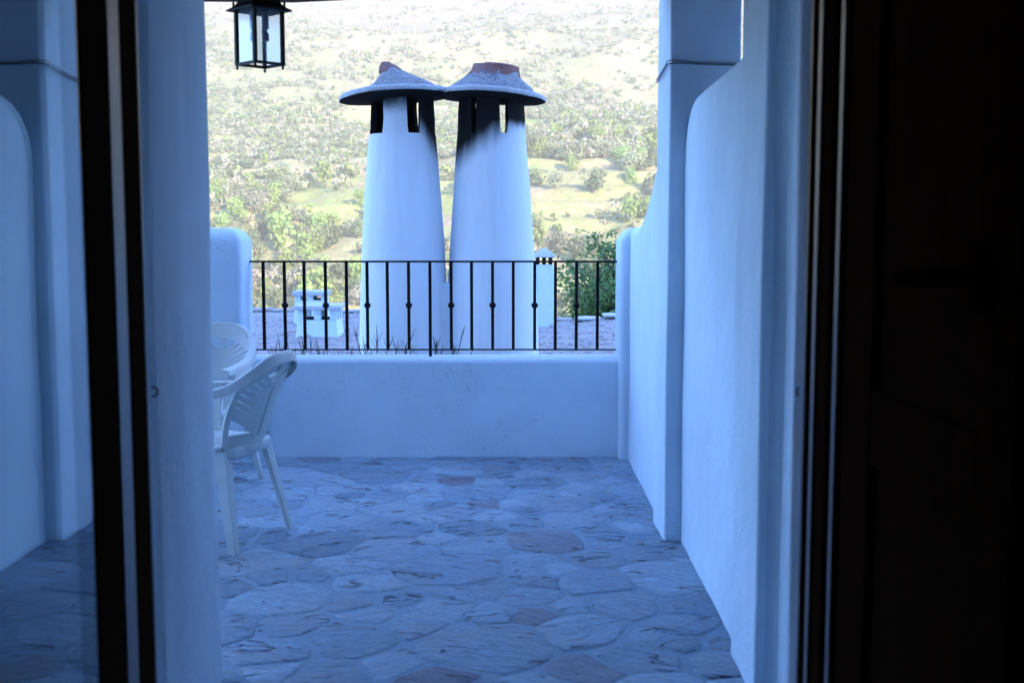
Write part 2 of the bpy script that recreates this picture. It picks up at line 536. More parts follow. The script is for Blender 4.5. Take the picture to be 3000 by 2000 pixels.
M_oak = foliage_mat('oak_foliage', (.075, .092, .045), (.125, .14, .07))
M_poplar = foliage_mat('spring_foliage', (.14, .19, .05), (.23, .28, .085), transl=.35)
M_olive = foliage_mat('olive_foliage', (.16, .165, .095), (.24, .24, .145))
M_bare = foliage_mat('bare_twigs', (.175, .145, .105), (.26, .22, .165), transl=.15)
M_bark = simple('bark', (.13, .10, .085), .9, .1, 0, .3, 4)


def crown_arrays(rs, n, rx, rz, zc, leaf, lobes=7, upright=0.0):
    """n triangles-pairs spread through several lobes of an uneven crown"""
    cs = []
    for k in range(lobes):
        a = rs.uniform(0, 2 * PI); r = rs.uniform(.1, .62)
        cs.append((r * math.cos(a) * rx, r * math.sin(a) * rx, zc + rs.uniform(-.55, .6) * rz, rs.uniform(.38, .62)))
    V = np.zeros((n * 4, 3)); F = np.zeros((n, 4), int)
    for i in range(n):
        cx, cy, cz, s = cs[rs.randint(lobes)]
        d = rs.normal(size=3); d /= np.linalg.norm(d) + 1e-9
        rr = rs.uniform(.45, 1.0) ** .6
        c = np.array([cx + d[0] * rx * s * rr, cy + d[1] * rx * s * rr, cz + d[2] * rz * s * rr])
        nrm = d + rs.normal(size=3) * .55
        if upright: nrm[2] *= (1 - upright)
        nrm /= np.linalg.norm(nrm) + 1e-9
        u = np.cross(nrm, rs.normal(size=3)); u /= np.linalg.norm(u) + 1e-9
        w = np.cross(nrm, u)
        l = leaf * rs.uniform(.6, 1.4)
        asp = rs.uniform(.45, 1.0)
        V[i * 4:i * 4 + 4] = [c - u * l, c + w * l * asp, c + u * l * rs.uniform(.6, 1), c - w * l * asp]
        F[i] = [i * 4, i * 4 + 1, i * 4 + 2, i * 4 + 3]
    return V, F


rs = np.random.RandomState(5)
KINDS = {  # name: (material, rx, rz, zc, leaf, n, crown kind name, lobes)
    'oak': (M_oak, .55, .42, .52, .060, 560, 10),
    'poplar': (M_poplar, .40, .50, .56, .050, 560, 10),
    'olive': (M_olive, .56, .40, .48, .056, 520, 11),
    'bare': (M_bare, .58, .42, .50, .044, 480, 12),
}
CROWN = {}; TRUNKME = {}
for kname, (mm, rx, rz, zc, leaf, n, lobes) in KINDS.items():
    CROWN[kname] = []
    for v in range(3):
        V, F = crown_arrays(rs, n, rx, rz, zc, leaf, lobes, .3 if kname == 'poplar' else 0)
        o = np_mesh('crown', V, F, mm)
        CROWN[kname].append(o.data)
        bpy.data.objects.remove(o)
tb = MB()
tb.tube([(0, 0, -.08), (.01, 0, .15), (-.01, .01, .34), (.02, 0, .6)], [.05, .04, .03, .012], 6)
for k in range(4):
    a = k * 1.6 + .4
    tb.tube([(0, 0, .2 + .06 * k), (math.cos(a) * .16, math.sin(a) * .16, .36 + .06 * k), (math.cos(a) * .30, math.sin(a) * .30, .55 + .05 * k)], [.022, .015, .005], 5)
to = tb.build('trunk', M_bark)
TRUNK = to.data; bpy.data.objects.remove(to)

# candidate positions over the slope
NC = 62000
cy_ = 232 * (1000 / 232) ** prng.uniform(0, 1, NC) ** .85
cx_ = prng.uniform(-.42, .36, NC) * cy_
# clumpiness field
fld = np.zeros(NC)
for wl, am in ((130, 1.0), (60, .9), (31, .8), (17, .6)):
    for j in range(3):
        th = prng.uniform(0, 2 * PI)
        fld += am * np.sin(2 * PI / wl * (cx_ * math.cos(th) + 1.5 * cy_ * math.sin(th)) + prng.uniform(0, 6))
fld /= 2.6
midband = np.exp(-((cy_ - 480) / 170) ** 2)
keep = fld + prng.normal(0, .5, NC) + .62 * midband - .55 * np.clip((cy_ - 700) / 300, 0, 1) + np.where(cy_ < 380, np.where(cx_ / cy_ < -.125, -.05, -.55), 0) > .42
cx_, cy_, fld = cx_[keep], cy_[keep], fld[keep]
ksel = prng.uniform(0, 1, len(cx_))
size = np.where(cy_ < 400, 1.3 + 5.2 * prng.uniform(0, 1, len(cx_)) ** 1.8, prng.uniform(1.2, 3.9, len(cx_)))
size *= 1 + .25 * np.clip((430 - cy_) / 150, 0, 1)


def kind_of(u, y):
    t = min(1, max(0, (y - 260) / 420))
    w = [('oak', .26 - .10 * t), ('poplar', .36 - .33 * t), ('olive', .26 + .22 * t), ('bare', .12 + .20 * t)]
    s = 0
    for k, p in w:
        s += p
        if u < s: return k
    return 'bare'


cand = [(float(s), float(x), float(y), kind_of(u, y)) for s, x, y, u in zip(size, cx_, cy_, ksel)]


def pix(x, y, z):
    """picture coordinates (2352 px wide), used only to judge what is in view"""
    p = R(5.585); dz = z - CAM_H
    d = y * math.cos(p) - dz * math.sin(p); v = y * math.sin(p) + dz * math.cos(p)
    return 1176 + 2700 * x / d, 784 - 2700 * v / d


# hand-set trees that the photograph shows clearly (x from picture column, distance, size, kind, label)
def at_col(px, d): return (px - 1176) / 2700 * d * 1.0
special = [
    (640, 313, 11.5, 'poplar', 'tallest bright green tree on the slope, broad crown, left of the twin chimneys'),
    (605, 318, 6.0, 'oak', 'dark tree tucked against the left side of the tallest bright green tree'),
    (700, 300, 8.5, 'poplar', 'light green tree just right of and below the tallest bright green tree'),
    (748, 372, 9.5, 'poplar', 'pale green tree higher up the slope, beside the left chimney shaft'),
    (735, 262, 9.0, 'poplar', 'upright pale green poplar clump low on the slope above the railing'),
    (770, 257, 6.0, 'poplar', 'low light green tree close to the left chimney above the railing'),
    (690, 258, 7.5, 'poplar', 'rounded light green tree behind the left half of the railing'),
    (635, 259, 6.5, 'oak', 'dark green bushy tree near the left pier, just above the railing'),
    (512, 288, 6.5, 'olive', 'grey green bush at the left edge of the view, over the left pier'),
    (1283, 300, 6.6, 'olive', 'round grey green tree standing alone in a meadow right of the chimneys'),
    (1362, 297, 6.2, 'olive', 'upright grey green tree beside the lone round meadow tree'),
    (1275, 334, 6.0, 'olive', 'round bush at the top edge of the pale meadow right of the chimneys'),
    (1362, 332, 8.0, 'oak', 'wide dark bush row on the upper edge of the meadow right of the chimneys'),
    (1258, 262, 5.5, 'oak', 'dark bush low on the slope above the slim round chimney'),
    (1425, 272, 6.0, 'olive', 'grey green bush on the slope just left of the right pier top'),
]
for px, d, s, k, lab in special:
    x = at_col(px, d); z = float(ground_z(x, d))
    r = empty('hillside_tree', (x, d, z - .15), rnd.uniform(0, 6))
    r.scale = (s, s, s)
    tag(r, lab, 'tree', 'trees on the far slope that stand out')
    t = bpy.data.objects.new('trunk', TRUNK); C.objects.link(t); t.parent = r
    c = bpy.data.objects.new('crown', rnd.choice(CROWN[k])); C.objects.link(c); c.parent = r

free = []
for s, x, y, k in cand:
    ok = True
    for px, d, s2, _, _ in special:
        if abs(y - d) < 10 and abs(x - at_col(px, d)) < s2 * .55: ok = False
    # open meadows of the photograph
    z = float(ground_z(x, y)); u, v = pix(x, y, z)
    if 1225 < u < 1500 and 395 < v < 540 and s > 2.6 and rnd.random() < .85: ok = False
    if 490 < u < 835 and 475 < v < 545 and rnd.random() < .5: ok = False
    if 770 < u < 840 and 440 < v < 560 and rnd.random() < .8: ok = False
    if ok: free.append((s, x, y, z, k, u, v))
inview = [f for f in free if 480 < f[5] < 1525 and -20 < f[6] < 735 and not (835 < f[5] < 1220 and f[6] > 150)]
inview.sort(key=lambda f: -f[0] / f[2])
big = inview[:270]
bigset = set(id(f) for f in big)
KW = {'oak': 'dark oak bush', 'poplar': 'light green leafy tree', 'olive': 'grey green bush', 'bare': 'pinkish bare shrub'}


def zone(u, v):
    if u < 535: w = 'beside the left reveal' if v > 170 else 'left of the lantern'
    elif u < 585: w = 'above the left pier' if v > 300 else 'under the lantern'
    elif u < 640: w = 'right of the left pier' if v > 300 else 'under the lantern'
    elif u < 700: w = 'between lantern and chimneys'
    elif u < 770: w = 'nearing the left tall chimney'
    elif u < 860: w = 'touching the left tall chimney'
    elif u < 1205: w = 'behind the tall chimneys'
    elif u < 1285: w = 'touching the right tall chimney'
    elif u < 1345: w = 'above the slim chimney'
    elif u < 1420: w = 'above the leafy tree'
    else: w = 'near the side wall'
    hs = [(600, 'at the slope foot'), (545, 'just above the slope foot'), (495, 'low on the slope'), (445, 'fairly low'), (400, 'below mid slope'), (350, 'at mid slope'), (300, 'above mid slope'), (240, 'fairly high'), (150, 'high on the slope')]
    h = next((n for q, n in hs if v > q), 'near the slope top')
    return h, w


for f in big:
    s, x, y, z, k, u, v = f
    h, w = zone(u, v)
    zsc = rnd.uniform(.78, 1.16)
    sz = ('small ' if s < 3.4 else 'large ' if s > 5.4 else '') + ('low ' if zsc < .88 else 'upright ' if zsc > 1.06 else 'round ')
    lab = '%s%s %s, %s' % (sz, KW[k], h, w)
    o = bpy.data.objects.new('hillside_bush', rnd.choice(CROWN[k]))
    C.objects.link(o)
    o.location = (x, y, z - .12 * s); o.scale = (s, s, s * zsc); o.rotation_euler = (0, 0, rnd.uniform(0, 6.28))
    tag(o, lab, 'tree' if k == 'poplar' else 'bush', 'bushes on the slope: ' + lab)

# the rest: one mass of scrub per kind of foliage
rest = {k: [] for k in KINDS}
for f in free:
    if id(f) not in bigset: rest[f[4]].append(f)
small_names = {'oak': 'oak_scrub', 'poplar': 'green_scrub', 'olive': 'grey_scrub', 'bare': 'leafless_scrub'}
print('scrub', {k: len(v) for k, v in rest.items()})
for k, fs in rest.items():
    if not fs: continue
    mm, rx, rz, zc, leaf, n, lobes = KINDS[k]
    mini = [crown_arrays(rs, 44, rx, rz, zc, leaf * 2.7, 6) for _ in range(8)]
    Vs, Fs = [], []; off = 0
    for f in fs:
        s, x, y, z = f[:4]
        V, F = mini[rnd.randrange(8)]
        a = rnd.uniform(0, 6.28); ca, sa = math.cos(a), math.sin(a)
        W = np.stack([V[:, 0] * ca - V[:, 1] * sa, V[:, 0] * sa + V[:, 1] * ca, V[:, 2] * rnd.uniform(.75, 1.1)], 1) * s + np.array([x, y, z - .12 * s])
        Vs.append(W); Fs.append(F + off); off += len(W)
    o = np_mesh(small_names[k], np.concatenate(Vs), np.concatenate(Fs), mm)
    tag(o, kind='stuff')

# ------------------------------------------------------------------ haze
hz = MB().box(-1090, 1090, -380, 1490, -60, 420).build('haze', M_hill)
hm = bpy.data.materials.new('valley_haze'); hm.use_nodes = True
hn = hm.node_tree
for nd in list(hn.nodes):
    if nd.type == 'BSDF_PRINCIPLED': hn.nodes.remove(nd)
pv = hn.nodes.new('ShaderNodeVolumePrincipled')
pv.inputs['Color'].default_value = (1.0, .88, .70, 1)
pv.inputs['Density'].default_value = 0.00055
hn.links.new(pv.outputs[0], hn.nodes['Material Output'].inputs['Volume'])
hz.data.materials.clear(); hz.data.materials.append(hm)
tag(hz, kind='stuff')

# ------------------------------------------------------------------ terrace floor
XL, XR = -4.6, 0.80
fl = MB().box(XL, XR + .4, 2.1, 7.3, -.25, 0.0).build('terrace_floor', M_mortar)
tag(fl, kind='structure')
base_ = MB().box(XL, 1.4, 2.1, 7.32, -6.5, -.252).build('terrace_base', M_rough)
tag(base_, kind='structure')


def clip(poly, p, q):
    """keep the part of poly closer to p than q"""
    mx, my = (p[0] + q[0]) / 2, (p[1] + q[1]) / 2
    nx, ny = q[0] - p[0], q[1] - p[1]
    out = []
    for i in range(len(poly)):
        a, b_ = poly[i], poly[(i + 1) % len(poly)]
        da = (a[0] - mx) * nx + (a[1] - my) * ny; db = (b_[0] - mx) * nx + (b_[1] - my) * ny
        if da <= 0: out.append(a)
        if da * db < 0:
            t = da / (da - db); out.append((a[0] + t * (b_[0] - a[0]), a[1] + t * (b_[1] - a[1])))
    return out


AN = 0.95
fr_ = random.Random(21)
seeds = []
tries = 0
while tries < 26000:
    tries += 1
    x = fr_.uniform(XL, XR); y = fr_.uniform(2.2, 6.97)
    dm = fr_.choice([.20, .26, .32, .38, .44]) if tries < 7000 else fr_.choice([.11, .14, .17, .20])
    if all(((x - a) ** 2 + ((y - b2) * AN) ** 2) > ((dm + d2) / 2 * 1.02) ** 2 for a, b2, d2 in seeds):
        seeds.append((x, y, dm))
stones_far = MB()
shared = 0
for i, (sx, sy, dm) in enumerate(seeds):
    poly = [(sx - .4, (sy - .4) * AN), (sx + .4, (sy - .4) * AN), (sx + .4, (sy + .4) * AN), (sx - .4, (sy + .4) * AN)]
    for j, (tx, ty, _) in enumerate(seeds):
        if j != i and abs(tx - sx) < .85 and abs(ty - sy) < .9:
            wgt = .5 * (dm / (dm + seeds[j][2]) - .5) * 1.2
            ox, oy = (tx - sx) * wgt, (ty - sy) * AN * wgt
            poly = clip(poly, (sx + ox, sy * AN + oy), (tx + ox, ty * AN + oy))
            if len(poly) < 3: break
    if len(poly) < 3: continue
    poly = [(x, y / AN) for x, y in poly]
    cx = sum(p[0] for p in poly) / len(poly); cy = sum(p[1] for p in poly) / len(poly)
    # resample the outline, round and roughen it, shrink for the joint
    per = []
    for a, b2 in zip(poly, poly[1:] + poly[:1]):
        l = math.hypot(b2[0] - a[0], b2[1] - a[1]); k = max(1, int(l / .075))
        per += [(a[0] + (b2[0] - a[0]) * t / k, a[1] + (b2[1] - a[1]) * t / k) for t in range(k)]
    n = len(per)
    gap = fr_.uniform(.005, .014)
    ring = []
    for t in range(n):
        a, b2, c2 = per[t - 1], per[t], per[(t + 1) % n]
        x = (a[0] + 8 * b2[0] + c2[0]) / 10; y = (a[1] + 8 * b2[1] + c2[1]) / 10
        d = math.hypot(x - cx, y - cy) + 1e-6
        k = max(.3, 1 - (gap + fr_.uniform(-.013, .018)) / d)
        x = cx + (x - cx) * k; y = cy + (y - cy) * k
        ring.append((min(x, XR - .0), min(y, 6.985)))
    h0 = fr_.uniform(.0015, .0050); tx_, ty_ = fr_.uniform(-.010, .010), fr_.uniform(-.012, .012)

    def top(x, y, e): return h0 * e + max(0, (x - cx) * tx_ * e + (y - cy) * ty_ * e) + fr_.uniform(-.0008, .0008) * e
    vs = [((x - cx) * (1 + .012 / (math.hypot(x - cx, y - cy) + .02)), (y - cy) * (1 + .012 / (math.hypot(x - cx, y - cy) + .02)), -.002) for x, y in ring]
    vs += [(x - cx, y - cy, top(x, y, .75)) for x, y in ring]
    vs += [((x - cx) * .90, (y - cy) * .88, top(x, y, 1)) for x, y in ring]
    vs += [((x - cx) * .45, (y - cy) * .45, top(x, y, 1) + .001) for x, y in ring]
    fs = []
    for q in range(3):
        fs += [(q * n + t, q * n + (t + 1) % n, (q + 1) * n + (t + 1) % n, (q + 1) * n + t) for t in range(n)]
    fs.append(tuple(3 * n + t for t in range(n)))
    seen = cy > 3.30 and cx > -.285 * cy - .05
    if seen and shared < 298:
        shared += 1
        o = MB().add(vs, fs).build('paving_stone', M_slate, fl, smooth=True, sharp=50)
        o.location = (cx, cy, 0.0)
    else:
        stones_far.add([(x + cx, y + cy, z) for x, y, z in vs], fs)
o = stones_far.build('paving_stones', M_slate, fl, smooth=True, sharp=50)
o['kind'] = 'stuff'
print('paving stones', shared, 'of', len(seeds))


# ------------------------------------------------------------------ walls of the terrace
def rrect(x0, x1, y0, y1, r, ins=0.0, seg=6):
    x0 += ins; x1 -= ins; y0 += ins; y1 -= ins
    r = max(.004, min(r, (x1 - x0) / 2 - .001, (y1 - y0) / 2 - .001))
    pts = []
    for cx, cy, a0 in ((x1 - r, y1 - r, 0), (x0 + r, y1 - r, 90), (x0 + r, y0 + r, 180), (x1 - r, y0 + r, 270)):
        for k in range(seg + 1):
            a = R(a0 + 90 * k / seg)
            pts.append((cx + r * math.cos(a), cy + r * math.sin(a)))
    return pts


def rounded_block(name, x0, x1, y0, y1, z0, z1, r, rt, material, wob=.006, parent=None):
    loops = []
    zs = [z0 + (z1 - rt - z0) * k / 8 for k in range(9)]
    prof = [(z, 0.0) for z in zs]
    for k in range(1, 9):
        a = R(90 * k / 8)
        prof.append((z1 - rt + rt * math.sin(a), rt * (1 - math.cos(a))))
    for z, ins in prof:
        lp = rrect(x0, x1, y0, y1, r + 0.0, ins)
        loops.append([(x + wob * mnoise.noise((x * 2, y * 2, z * 2 + 5)), y + wob * mnoise.noise((x * 2 + 9, y * 2, z * 2)), z) for x, y in lp])
    return MB().loft(loops).build(name, material, parent, smooth=True, sharp=60)


def topped_wall(name, x0, x1, y0, y1, z0, topfn, r, material, ny=40, wob=.008, parent=None):
    """long wall along y: cross-section with a rounded top, the top height following topfn(y)"""
    loops = []
    for j in range(ny + 1):
        y = y0 + (y1 - y0) * j / ny
        zt = topfn(y)
        sec = [(x0, z0)]
        for k in range(1, 9): sec.append((x0, z0 + (zt - r - z0) * k / 8))
        for k in range(1, 7):
            a = R(180 - 90 * k / 6); sec.append((x0 + r + r * math.cos(a), zt - r + r * math.sin(a)))
        for k in range(0, 7):
            a = R(90 - 90 * k / 6); sec.append((x1 - r + r * math.cos(a), zt - r + r * math.sin(a)))
        sec.append((x1, z0))
        loops.append([(x + wob * mnoise.noise((x * 3, y * 1.7, z * 1.7)), y, z) for x, z in sec])
    return MB().loft(loops).build(name, material, parent, smooth=True, sharp=60)


pw = topped_wall('tmp', -.14, .14, -3.1, .70, -.05, lambda y: .597 + .004 * mnoise.noise((y * 2, 3, 1)), .03, M_wall, 60, .007)
pw.name = 'parapet_wall'; pw.rotation_euler = (0, 0, R(-90)); pw.location = (0, 7.11, 0)
# rotating by -90 deg about z maps local y -> world x (y axis -> +x), local x -> -y
tag(pw, 'low white plastered parapet wall across the far end of the terrace, under the black railing', 'wall')

p1 = rounded_block('wall_pier', -2.35, -1.587, 6.88, 7.22, -.05, 1.376, .035, .10, M_wall)
tag(p1, 'round-shouldered white pier behind the plastic chairs, holding the left end of the railing', 'pier', 'white piers at the ends of the railing')
p2 = rounded_block('wall_pier', .633, 1.20, 6.89, 7.22, -.05, 1.376, .035, .10, M_wall)
tag(p2, 'round-shouldered white pier holding the right end of the railing where the side wall ends', 'pier', 'white piers at the ends of the railing')


def far_top(y):
    t = (y - 5.40) / (6.62 - 5.40)
    t = min(1, max(0, t))
    return 1.385 + .47 * (1 - t) ** 1.7


w1 = topped_wall('side_wall', .692, .95, 5.40, 6.90, -.05, far_top, .06, M_wall, 40)
tag(w1, 'white side wall between column and far pier, its top swooping down towards the pier', 'wall', 'white side walls on the right of the terrace')


def near_top(y):
    z = 1.955 - .03 * (y - 3.7)
    if y > 4.84:
        t = min(1, (y - 4.84) / .255)
        z -= .24 * (1 - math.sqrt(max(0, 1 - t * t)))
    return z


w2 = topped_wall('side_wall', .742, .99, 3.70, 5.092, -.05, near_top, .05, M_wall, 60)
tag(w2, 'white side wall nearer the door, full height with a rounded corner against the column', 'wall', 'white side walls on the right of the terrace')


def col_block(x0, x1, y0, y1, z0, z1, wob, seed, n=14, bev=.014):
    loops = []
    for k in range(n + 1):
        z = z0 + (z1 - z0) * k / n
        o = [(wob * mnoise.noise((seed, i * 3.1, z * 1.3)), wob * mnoise.noise((seed + 7, i * 3.1, z * 1.3))) for i in range(4)]
        loops.append([(x0 + o[0][0], y0 + o[0][1], z), (x1 + o[1][0], y0 + o[1][1], z), (x1 + o[2][0], y1 + o[2][1], z), (x0 + o[3][0], y1 + o[3][1], z)])
    return MB().loft(loops)


cb = col_block(.668, .975, 5.085, 5.445, -.05, 2.40, .010, 3.3).build('porch_column', M_wall, bevel=.012, seg=3)
tag(cb, 'square white column standing against the right side wall, dark cable round it', 'column')

# ------------------------------------------------------------------ the house we look out of
house = empty('house', (0, 2.0, 0))
tag(house, 'white plastered house whose deep splayed door opening frames the terrace', 'house')


def hpart(mb, name, material, **kw):
    o = mb.build(name, material, None, **kw)
    o.parent = house; o.matrix_parent_inverse = Matrix.Translation((0, -2.0, 0))
    return o


DX0, DX1 = -.662, .524
zt = 2.45
# splayed reveals, built as slightly wavy plaster
def splay(pts_in, x_back, name):
    loops = []
    for k in range(21):
        z = -.05 + (zt + .05) * k / 20
        lp = []
        for i, (x, y) in enumerate(pts_in):
            lp.append((x + .006 * mnoise.noise((i * 1.7, z * 1.4, x_back)), y, z))
        lp += [(x_back, pts_in[-1][1], z), (x_back, pts_in[0][1], z)]
        loops.append(lp)
    return MB().loft(loops)


lp_ = [(DX0, 2.10), (DX0 + .002, 2.175), (-.668, 2.18)]
for k in range(1, 13):
    t = k / 12; lp_.append((-.668 + (-.888 + .668) * t, 2.18 + (3.47 - 2.18) * t))
lp_.append((-.90, 3.487))
hpart(splay(lp_, -2.6, 'l'), 'reveal', M_rough, smooth=True, sharp=30)
rp_ = [(DX1, 2.10), (DX1 - .001, 2.165), (.534, 2.17)]
for k in range(1, 9):
    t = k / 8; rp_.append((.534 + (.775 - .534) * t, 2.17 + (3.25 - 2.17) * t))
rp_ += [(.778, 3.29), (.772, 3.318), (.755, 3.335), (.735, 3.343)]
hpart(splay(rp_, 2.2, 'r'), 'reveal', M_rough, smooth=True, sharp=30)
hpart(col_block(.709, 1.05, 3.342, 3.715, -.05, 2.45, .008, 8.8), 'pier', M_rough, bevel=.012, seg=3)
hpart(MB().box(-2.6, 2.2, 2.10, 3.34, zt + .08, 2.75), 'lintel', M_wall)
# rest of the house body (upper storeys and wings; the row of houses behind the camera shades the terrace)
hpart(MB().box(-9, -2.602, 2.075, 3.487, -6, 2.75), 'wall', M_wall)
hpart(MB().box(2.202, 30, 2.075, 3.34, -6, 2.75), 'wall', M_wall)
M_dark_facade = simple('dark_facade', (.20, .185, .17), .95, .1, 0, .35, 2.5, .5)  # unseen facade, made dark to cut the warm bounce onto the parapet
hpart(MB().box(-9, 30, -9, 3.30, 2.752, 10.5), 'upper_storey', M_dark_facade)
# the dark room
hpart(MB().box(-3.2, 3.2, -4.2, 2.07, -.20, -.002), 'room_floor', M_wood)
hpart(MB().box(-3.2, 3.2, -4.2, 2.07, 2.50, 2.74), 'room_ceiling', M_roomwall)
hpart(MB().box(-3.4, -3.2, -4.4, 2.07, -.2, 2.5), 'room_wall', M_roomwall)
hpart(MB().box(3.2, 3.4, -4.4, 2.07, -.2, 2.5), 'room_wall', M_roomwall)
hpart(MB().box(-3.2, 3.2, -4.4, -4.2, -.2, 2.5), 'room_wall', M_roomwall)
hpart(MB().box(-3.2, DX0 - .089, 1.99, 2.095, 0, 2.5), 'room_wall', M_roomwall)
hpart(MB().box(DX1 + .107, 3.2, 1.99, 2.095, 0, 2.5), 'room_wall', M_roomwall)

hpart(MB().box(-2.12, 3.2, 3.342, 5.12, 2.432, 2.60), 'added_porch_roof', M_beam, bevel=.01)  # unseen roof, added and sized to darken the top of the column
# porch: log beams carried by the column
for i, (a, b2, r0, lab) in enumerate((
        ((-4.2, 5.27, 2.352), (1.35, 5.22, 2.522), .085, 'dark wooden log beam across the top of the terrace, above the column'),)):
    bb = MB()
    pts = [Vector(a).lerp(Vector(b2), t / 12) + Vector((0, .012 * math.sin(t * 1.9), .010 * math.sin(t * 1.3 + 1))) for t in range(13)]
    bb.tube(pts, [r0 * (1 + .06 * math.sin(k * 2.1)) for k in range(13)], 14)
    tag(bb.build('log_beam', M_beam, smooth=True, sharp=50), lab, 'beam')
for xx in (-3.6, -2.25):
    bb = MB().tube([(xx, 3.30, 2.62), (xx + .01, 4.3, 2.605), (xx, 5.42, 2.60)], .055, 10)
    tag(bb.build('log_rafter', M_beam, smooth=True, sharp=50), 'thin log rafter from house front to the cross beam overhead', 'beam', 'log rafters over the terrace')

# cable round the column
cm = MB()
pts = [(.990, 5.079, 2.062), (.93, 5.078, 2.064), (.80, 5.077, 2.067), (.70, 5.076, 2.072), (.667, 5.074, 2.070), (.659, 5.082, 2.066), (.658, 5.20, 2.052), (.657, 5.33, 2.040), (.658, 5.447, 2.034)]
cm.tube(pts, .003, 6)
cm.tube([(x - (.0 if i > 3 else 0), y - .006, z + .012 - (.008 if i < 3 else 0)) for i, (x, y, z) in enumerate(pts)], .0028, 6)
tag(cm.build('cable', M_cable, smooth=True), 'thin dark cable wrapped round the upper part of the white column', 'cable')

# ------------------------------------------------------------------ door frame and leaves
fr = empty('door_frame', (0, 2.02, 0))
tag(fr, 'dark brown wooden door frame set in the opening of the dark room', 'door frame')


def fpart(mb, name, material, parent=fr, **kw):
    o = mb.build(name, material, None, **kw)
    o.parent = parent; o.matrix_parent_inverse = Matrix.Translation(-Vector(parent.location))
    return o


# jambs: plain inner face, with an edge bead coloured lighter to stand in for terrace light
fpart(MB().box(-.75, -.655, 2.000, 2.085, 0.0, 2.42), 'jamb', M_wood, bevel=.004)
fpart(MB().box(-.75, -.654, 2.086, 2.099, 0.0, 2.42), 'bead', M_wood_edge, bevel=.003)
fpart(MB().box(.533, .63, 1.975, 2.085, 0.0, 2.42), 'jamb', M_wood, bevel=.004)
fpart(MB().box(.5235, .63, 2.086, 2.099, 0.0, 2.42), 'bead', M_wood_edge, bevel=.003)
fpart(MB().box(.5275, .545, 2.038, 2.063, 0.0, 2.42), 'pale_strip', M_strip, bevel=.003)  # lit rebate face: reflected outside light put into a pale colour
fpart(MB().box(-.75, .63, 2.000, 2.098, 2.422, 2.52), 'head', M_wood)

# glazed leaf, opened 90 degrees into the room
gl = empty('glass_door', (-.675, 1.97, 0))
tag(gl, 'open glazed door leaf on the left, its pane mirroring the white walls of the terrace', 'door')
GX0, GX1 = -.700, -.6525


def gpart(mb, name, material, **kw): return fpart(mb, name, material, gl, **kw)


gpart(MB().box(GX0, GX1 - .001, 1.812, 1.930, .03, 2.40), 'stile', M_wood, bevel=.004)
gpart(MB().box(GX0, GX1 - .001, 1.22, 1.325, .03, 2.40), 'stile', M_wood, bevel=.004)
gpart(MB().box(GX0, GX1 - .002, 1.326, 1.811, .03, .22), 'rail', M_wood, bevel=.004)
gpart(MB().box(GX0, GX1 - .002, 1.326, 1.811, 2.26, 2.40), 'rail', M_wood, bevel=.004)
gpart(MB().box(-.6605, -.6565, 1.320, 1.818, .21, 2.27), 'glass_pane', M_glass)
gpart(MB().box(-.676, -.672, 1.320, 1.818, .21, 2.27), 'glass_pane', M_glass)
gpart(MB().box(-.6930, -.6530, 1.937, 1.995, .03, 2.40), 'pale_strip', M_strip, bevel=.003)

# wooden leaf with closed inner shutter, opened into the room on the right
wl = empty('wooden_door', (.57, 1.95, 0))
tag(wl, 'open dark wooden door leaf on the right with a lever handle, almost black in the room', 'door')


def wpart(mb, name, material, **kw): return fpart(mb, name, material, wl, **kw)


WX = .545
wpart(MB().box(WX, WX + .05, 1.775, 1.925, .03, 2.40), 'stile', M_wood, bevel=.005)
wpart(MB().box(WX, WX + .05, 1.26, 1.365, .03, 2.40), 'stile', M_wood, bevel=.005)
wpart(MB().box(WX + .001, WX + .05, 1.366, 1.774, .03, .25), 'rail', M_wood, bevel=.005)
wpart(MB().box(WX + .001, WX + .05, 1.366, 1.774, 1.02, 1.14), 'rail', M_wood, bevel=.005)
wpart(MB().box(WX + .001, WX + .05, 1.366, 1.774, 2.25, 2.40), 'rail', M_wood, bevel=.005)
wpart(MB().box(WX + .012, WX + .035, 1.36, 1.78, .24, 1.03), 'panel', M_wood, bevel=.004)
wpart(MB().box(WX + .012, WX + .035, 1.36, 1.78, 1.13, 2.26), 'panel', M_wood, bevel=.004)
wpart(MB().box(.536, .60, 1.932, 1.954, .03, 2.40), 'pale_strip', M_strip, bevel=.003)  # pale colour stands in for the glint along the leaf edge
hd = MB().box(WX - .008, WX, 1.335, 1.365, 1.285, 1.365)
hd.tube([(WX - .004, 1.35, 1.325), (WX - .045, 1.35, 1.325), (WX - .052, 1.358, 1.325), (WX - .052, 1.49, 1.318)], .010, 8)
wpart(hd, 'handle', M_brass, smooth=True, sharp=40)

# wall hooks on the reveals
for x, sgn, lab in ((-.655, 1, 'small iron ring hook on the left reveal beside the open glass door'), (.527, -1, 'small iron ring hook on the right reveal beside the door frame')):
    hk = MB()
    cxh = x - sgn * .001
    hk.tube([(cxh + sgn * .009 * math.cos(a) - sgn * .002, 2.135, 1.083 + .0088 * math.sin(a)) for a in [R(q) for q in range(-115, 116, 23)]], .0018, 7)
    tag(hk.build('wall_hook', M_hook, smooth=True), lab, 'hook', 'ring hooks on the door reveals')

# ------------------------------------------------------------------ lantern
ln = empty('lantern', (-.884, 4.20, 1.944), R(45))
tag(ln, 'black square glass lantern hanging over the left of the terrace', 'lantern')
hw = .0565                                    # half side of the body
LM = M_lantern


def lpart(mb, name, material=LM, **kw): return mb.build(name, material, ln, **kw)


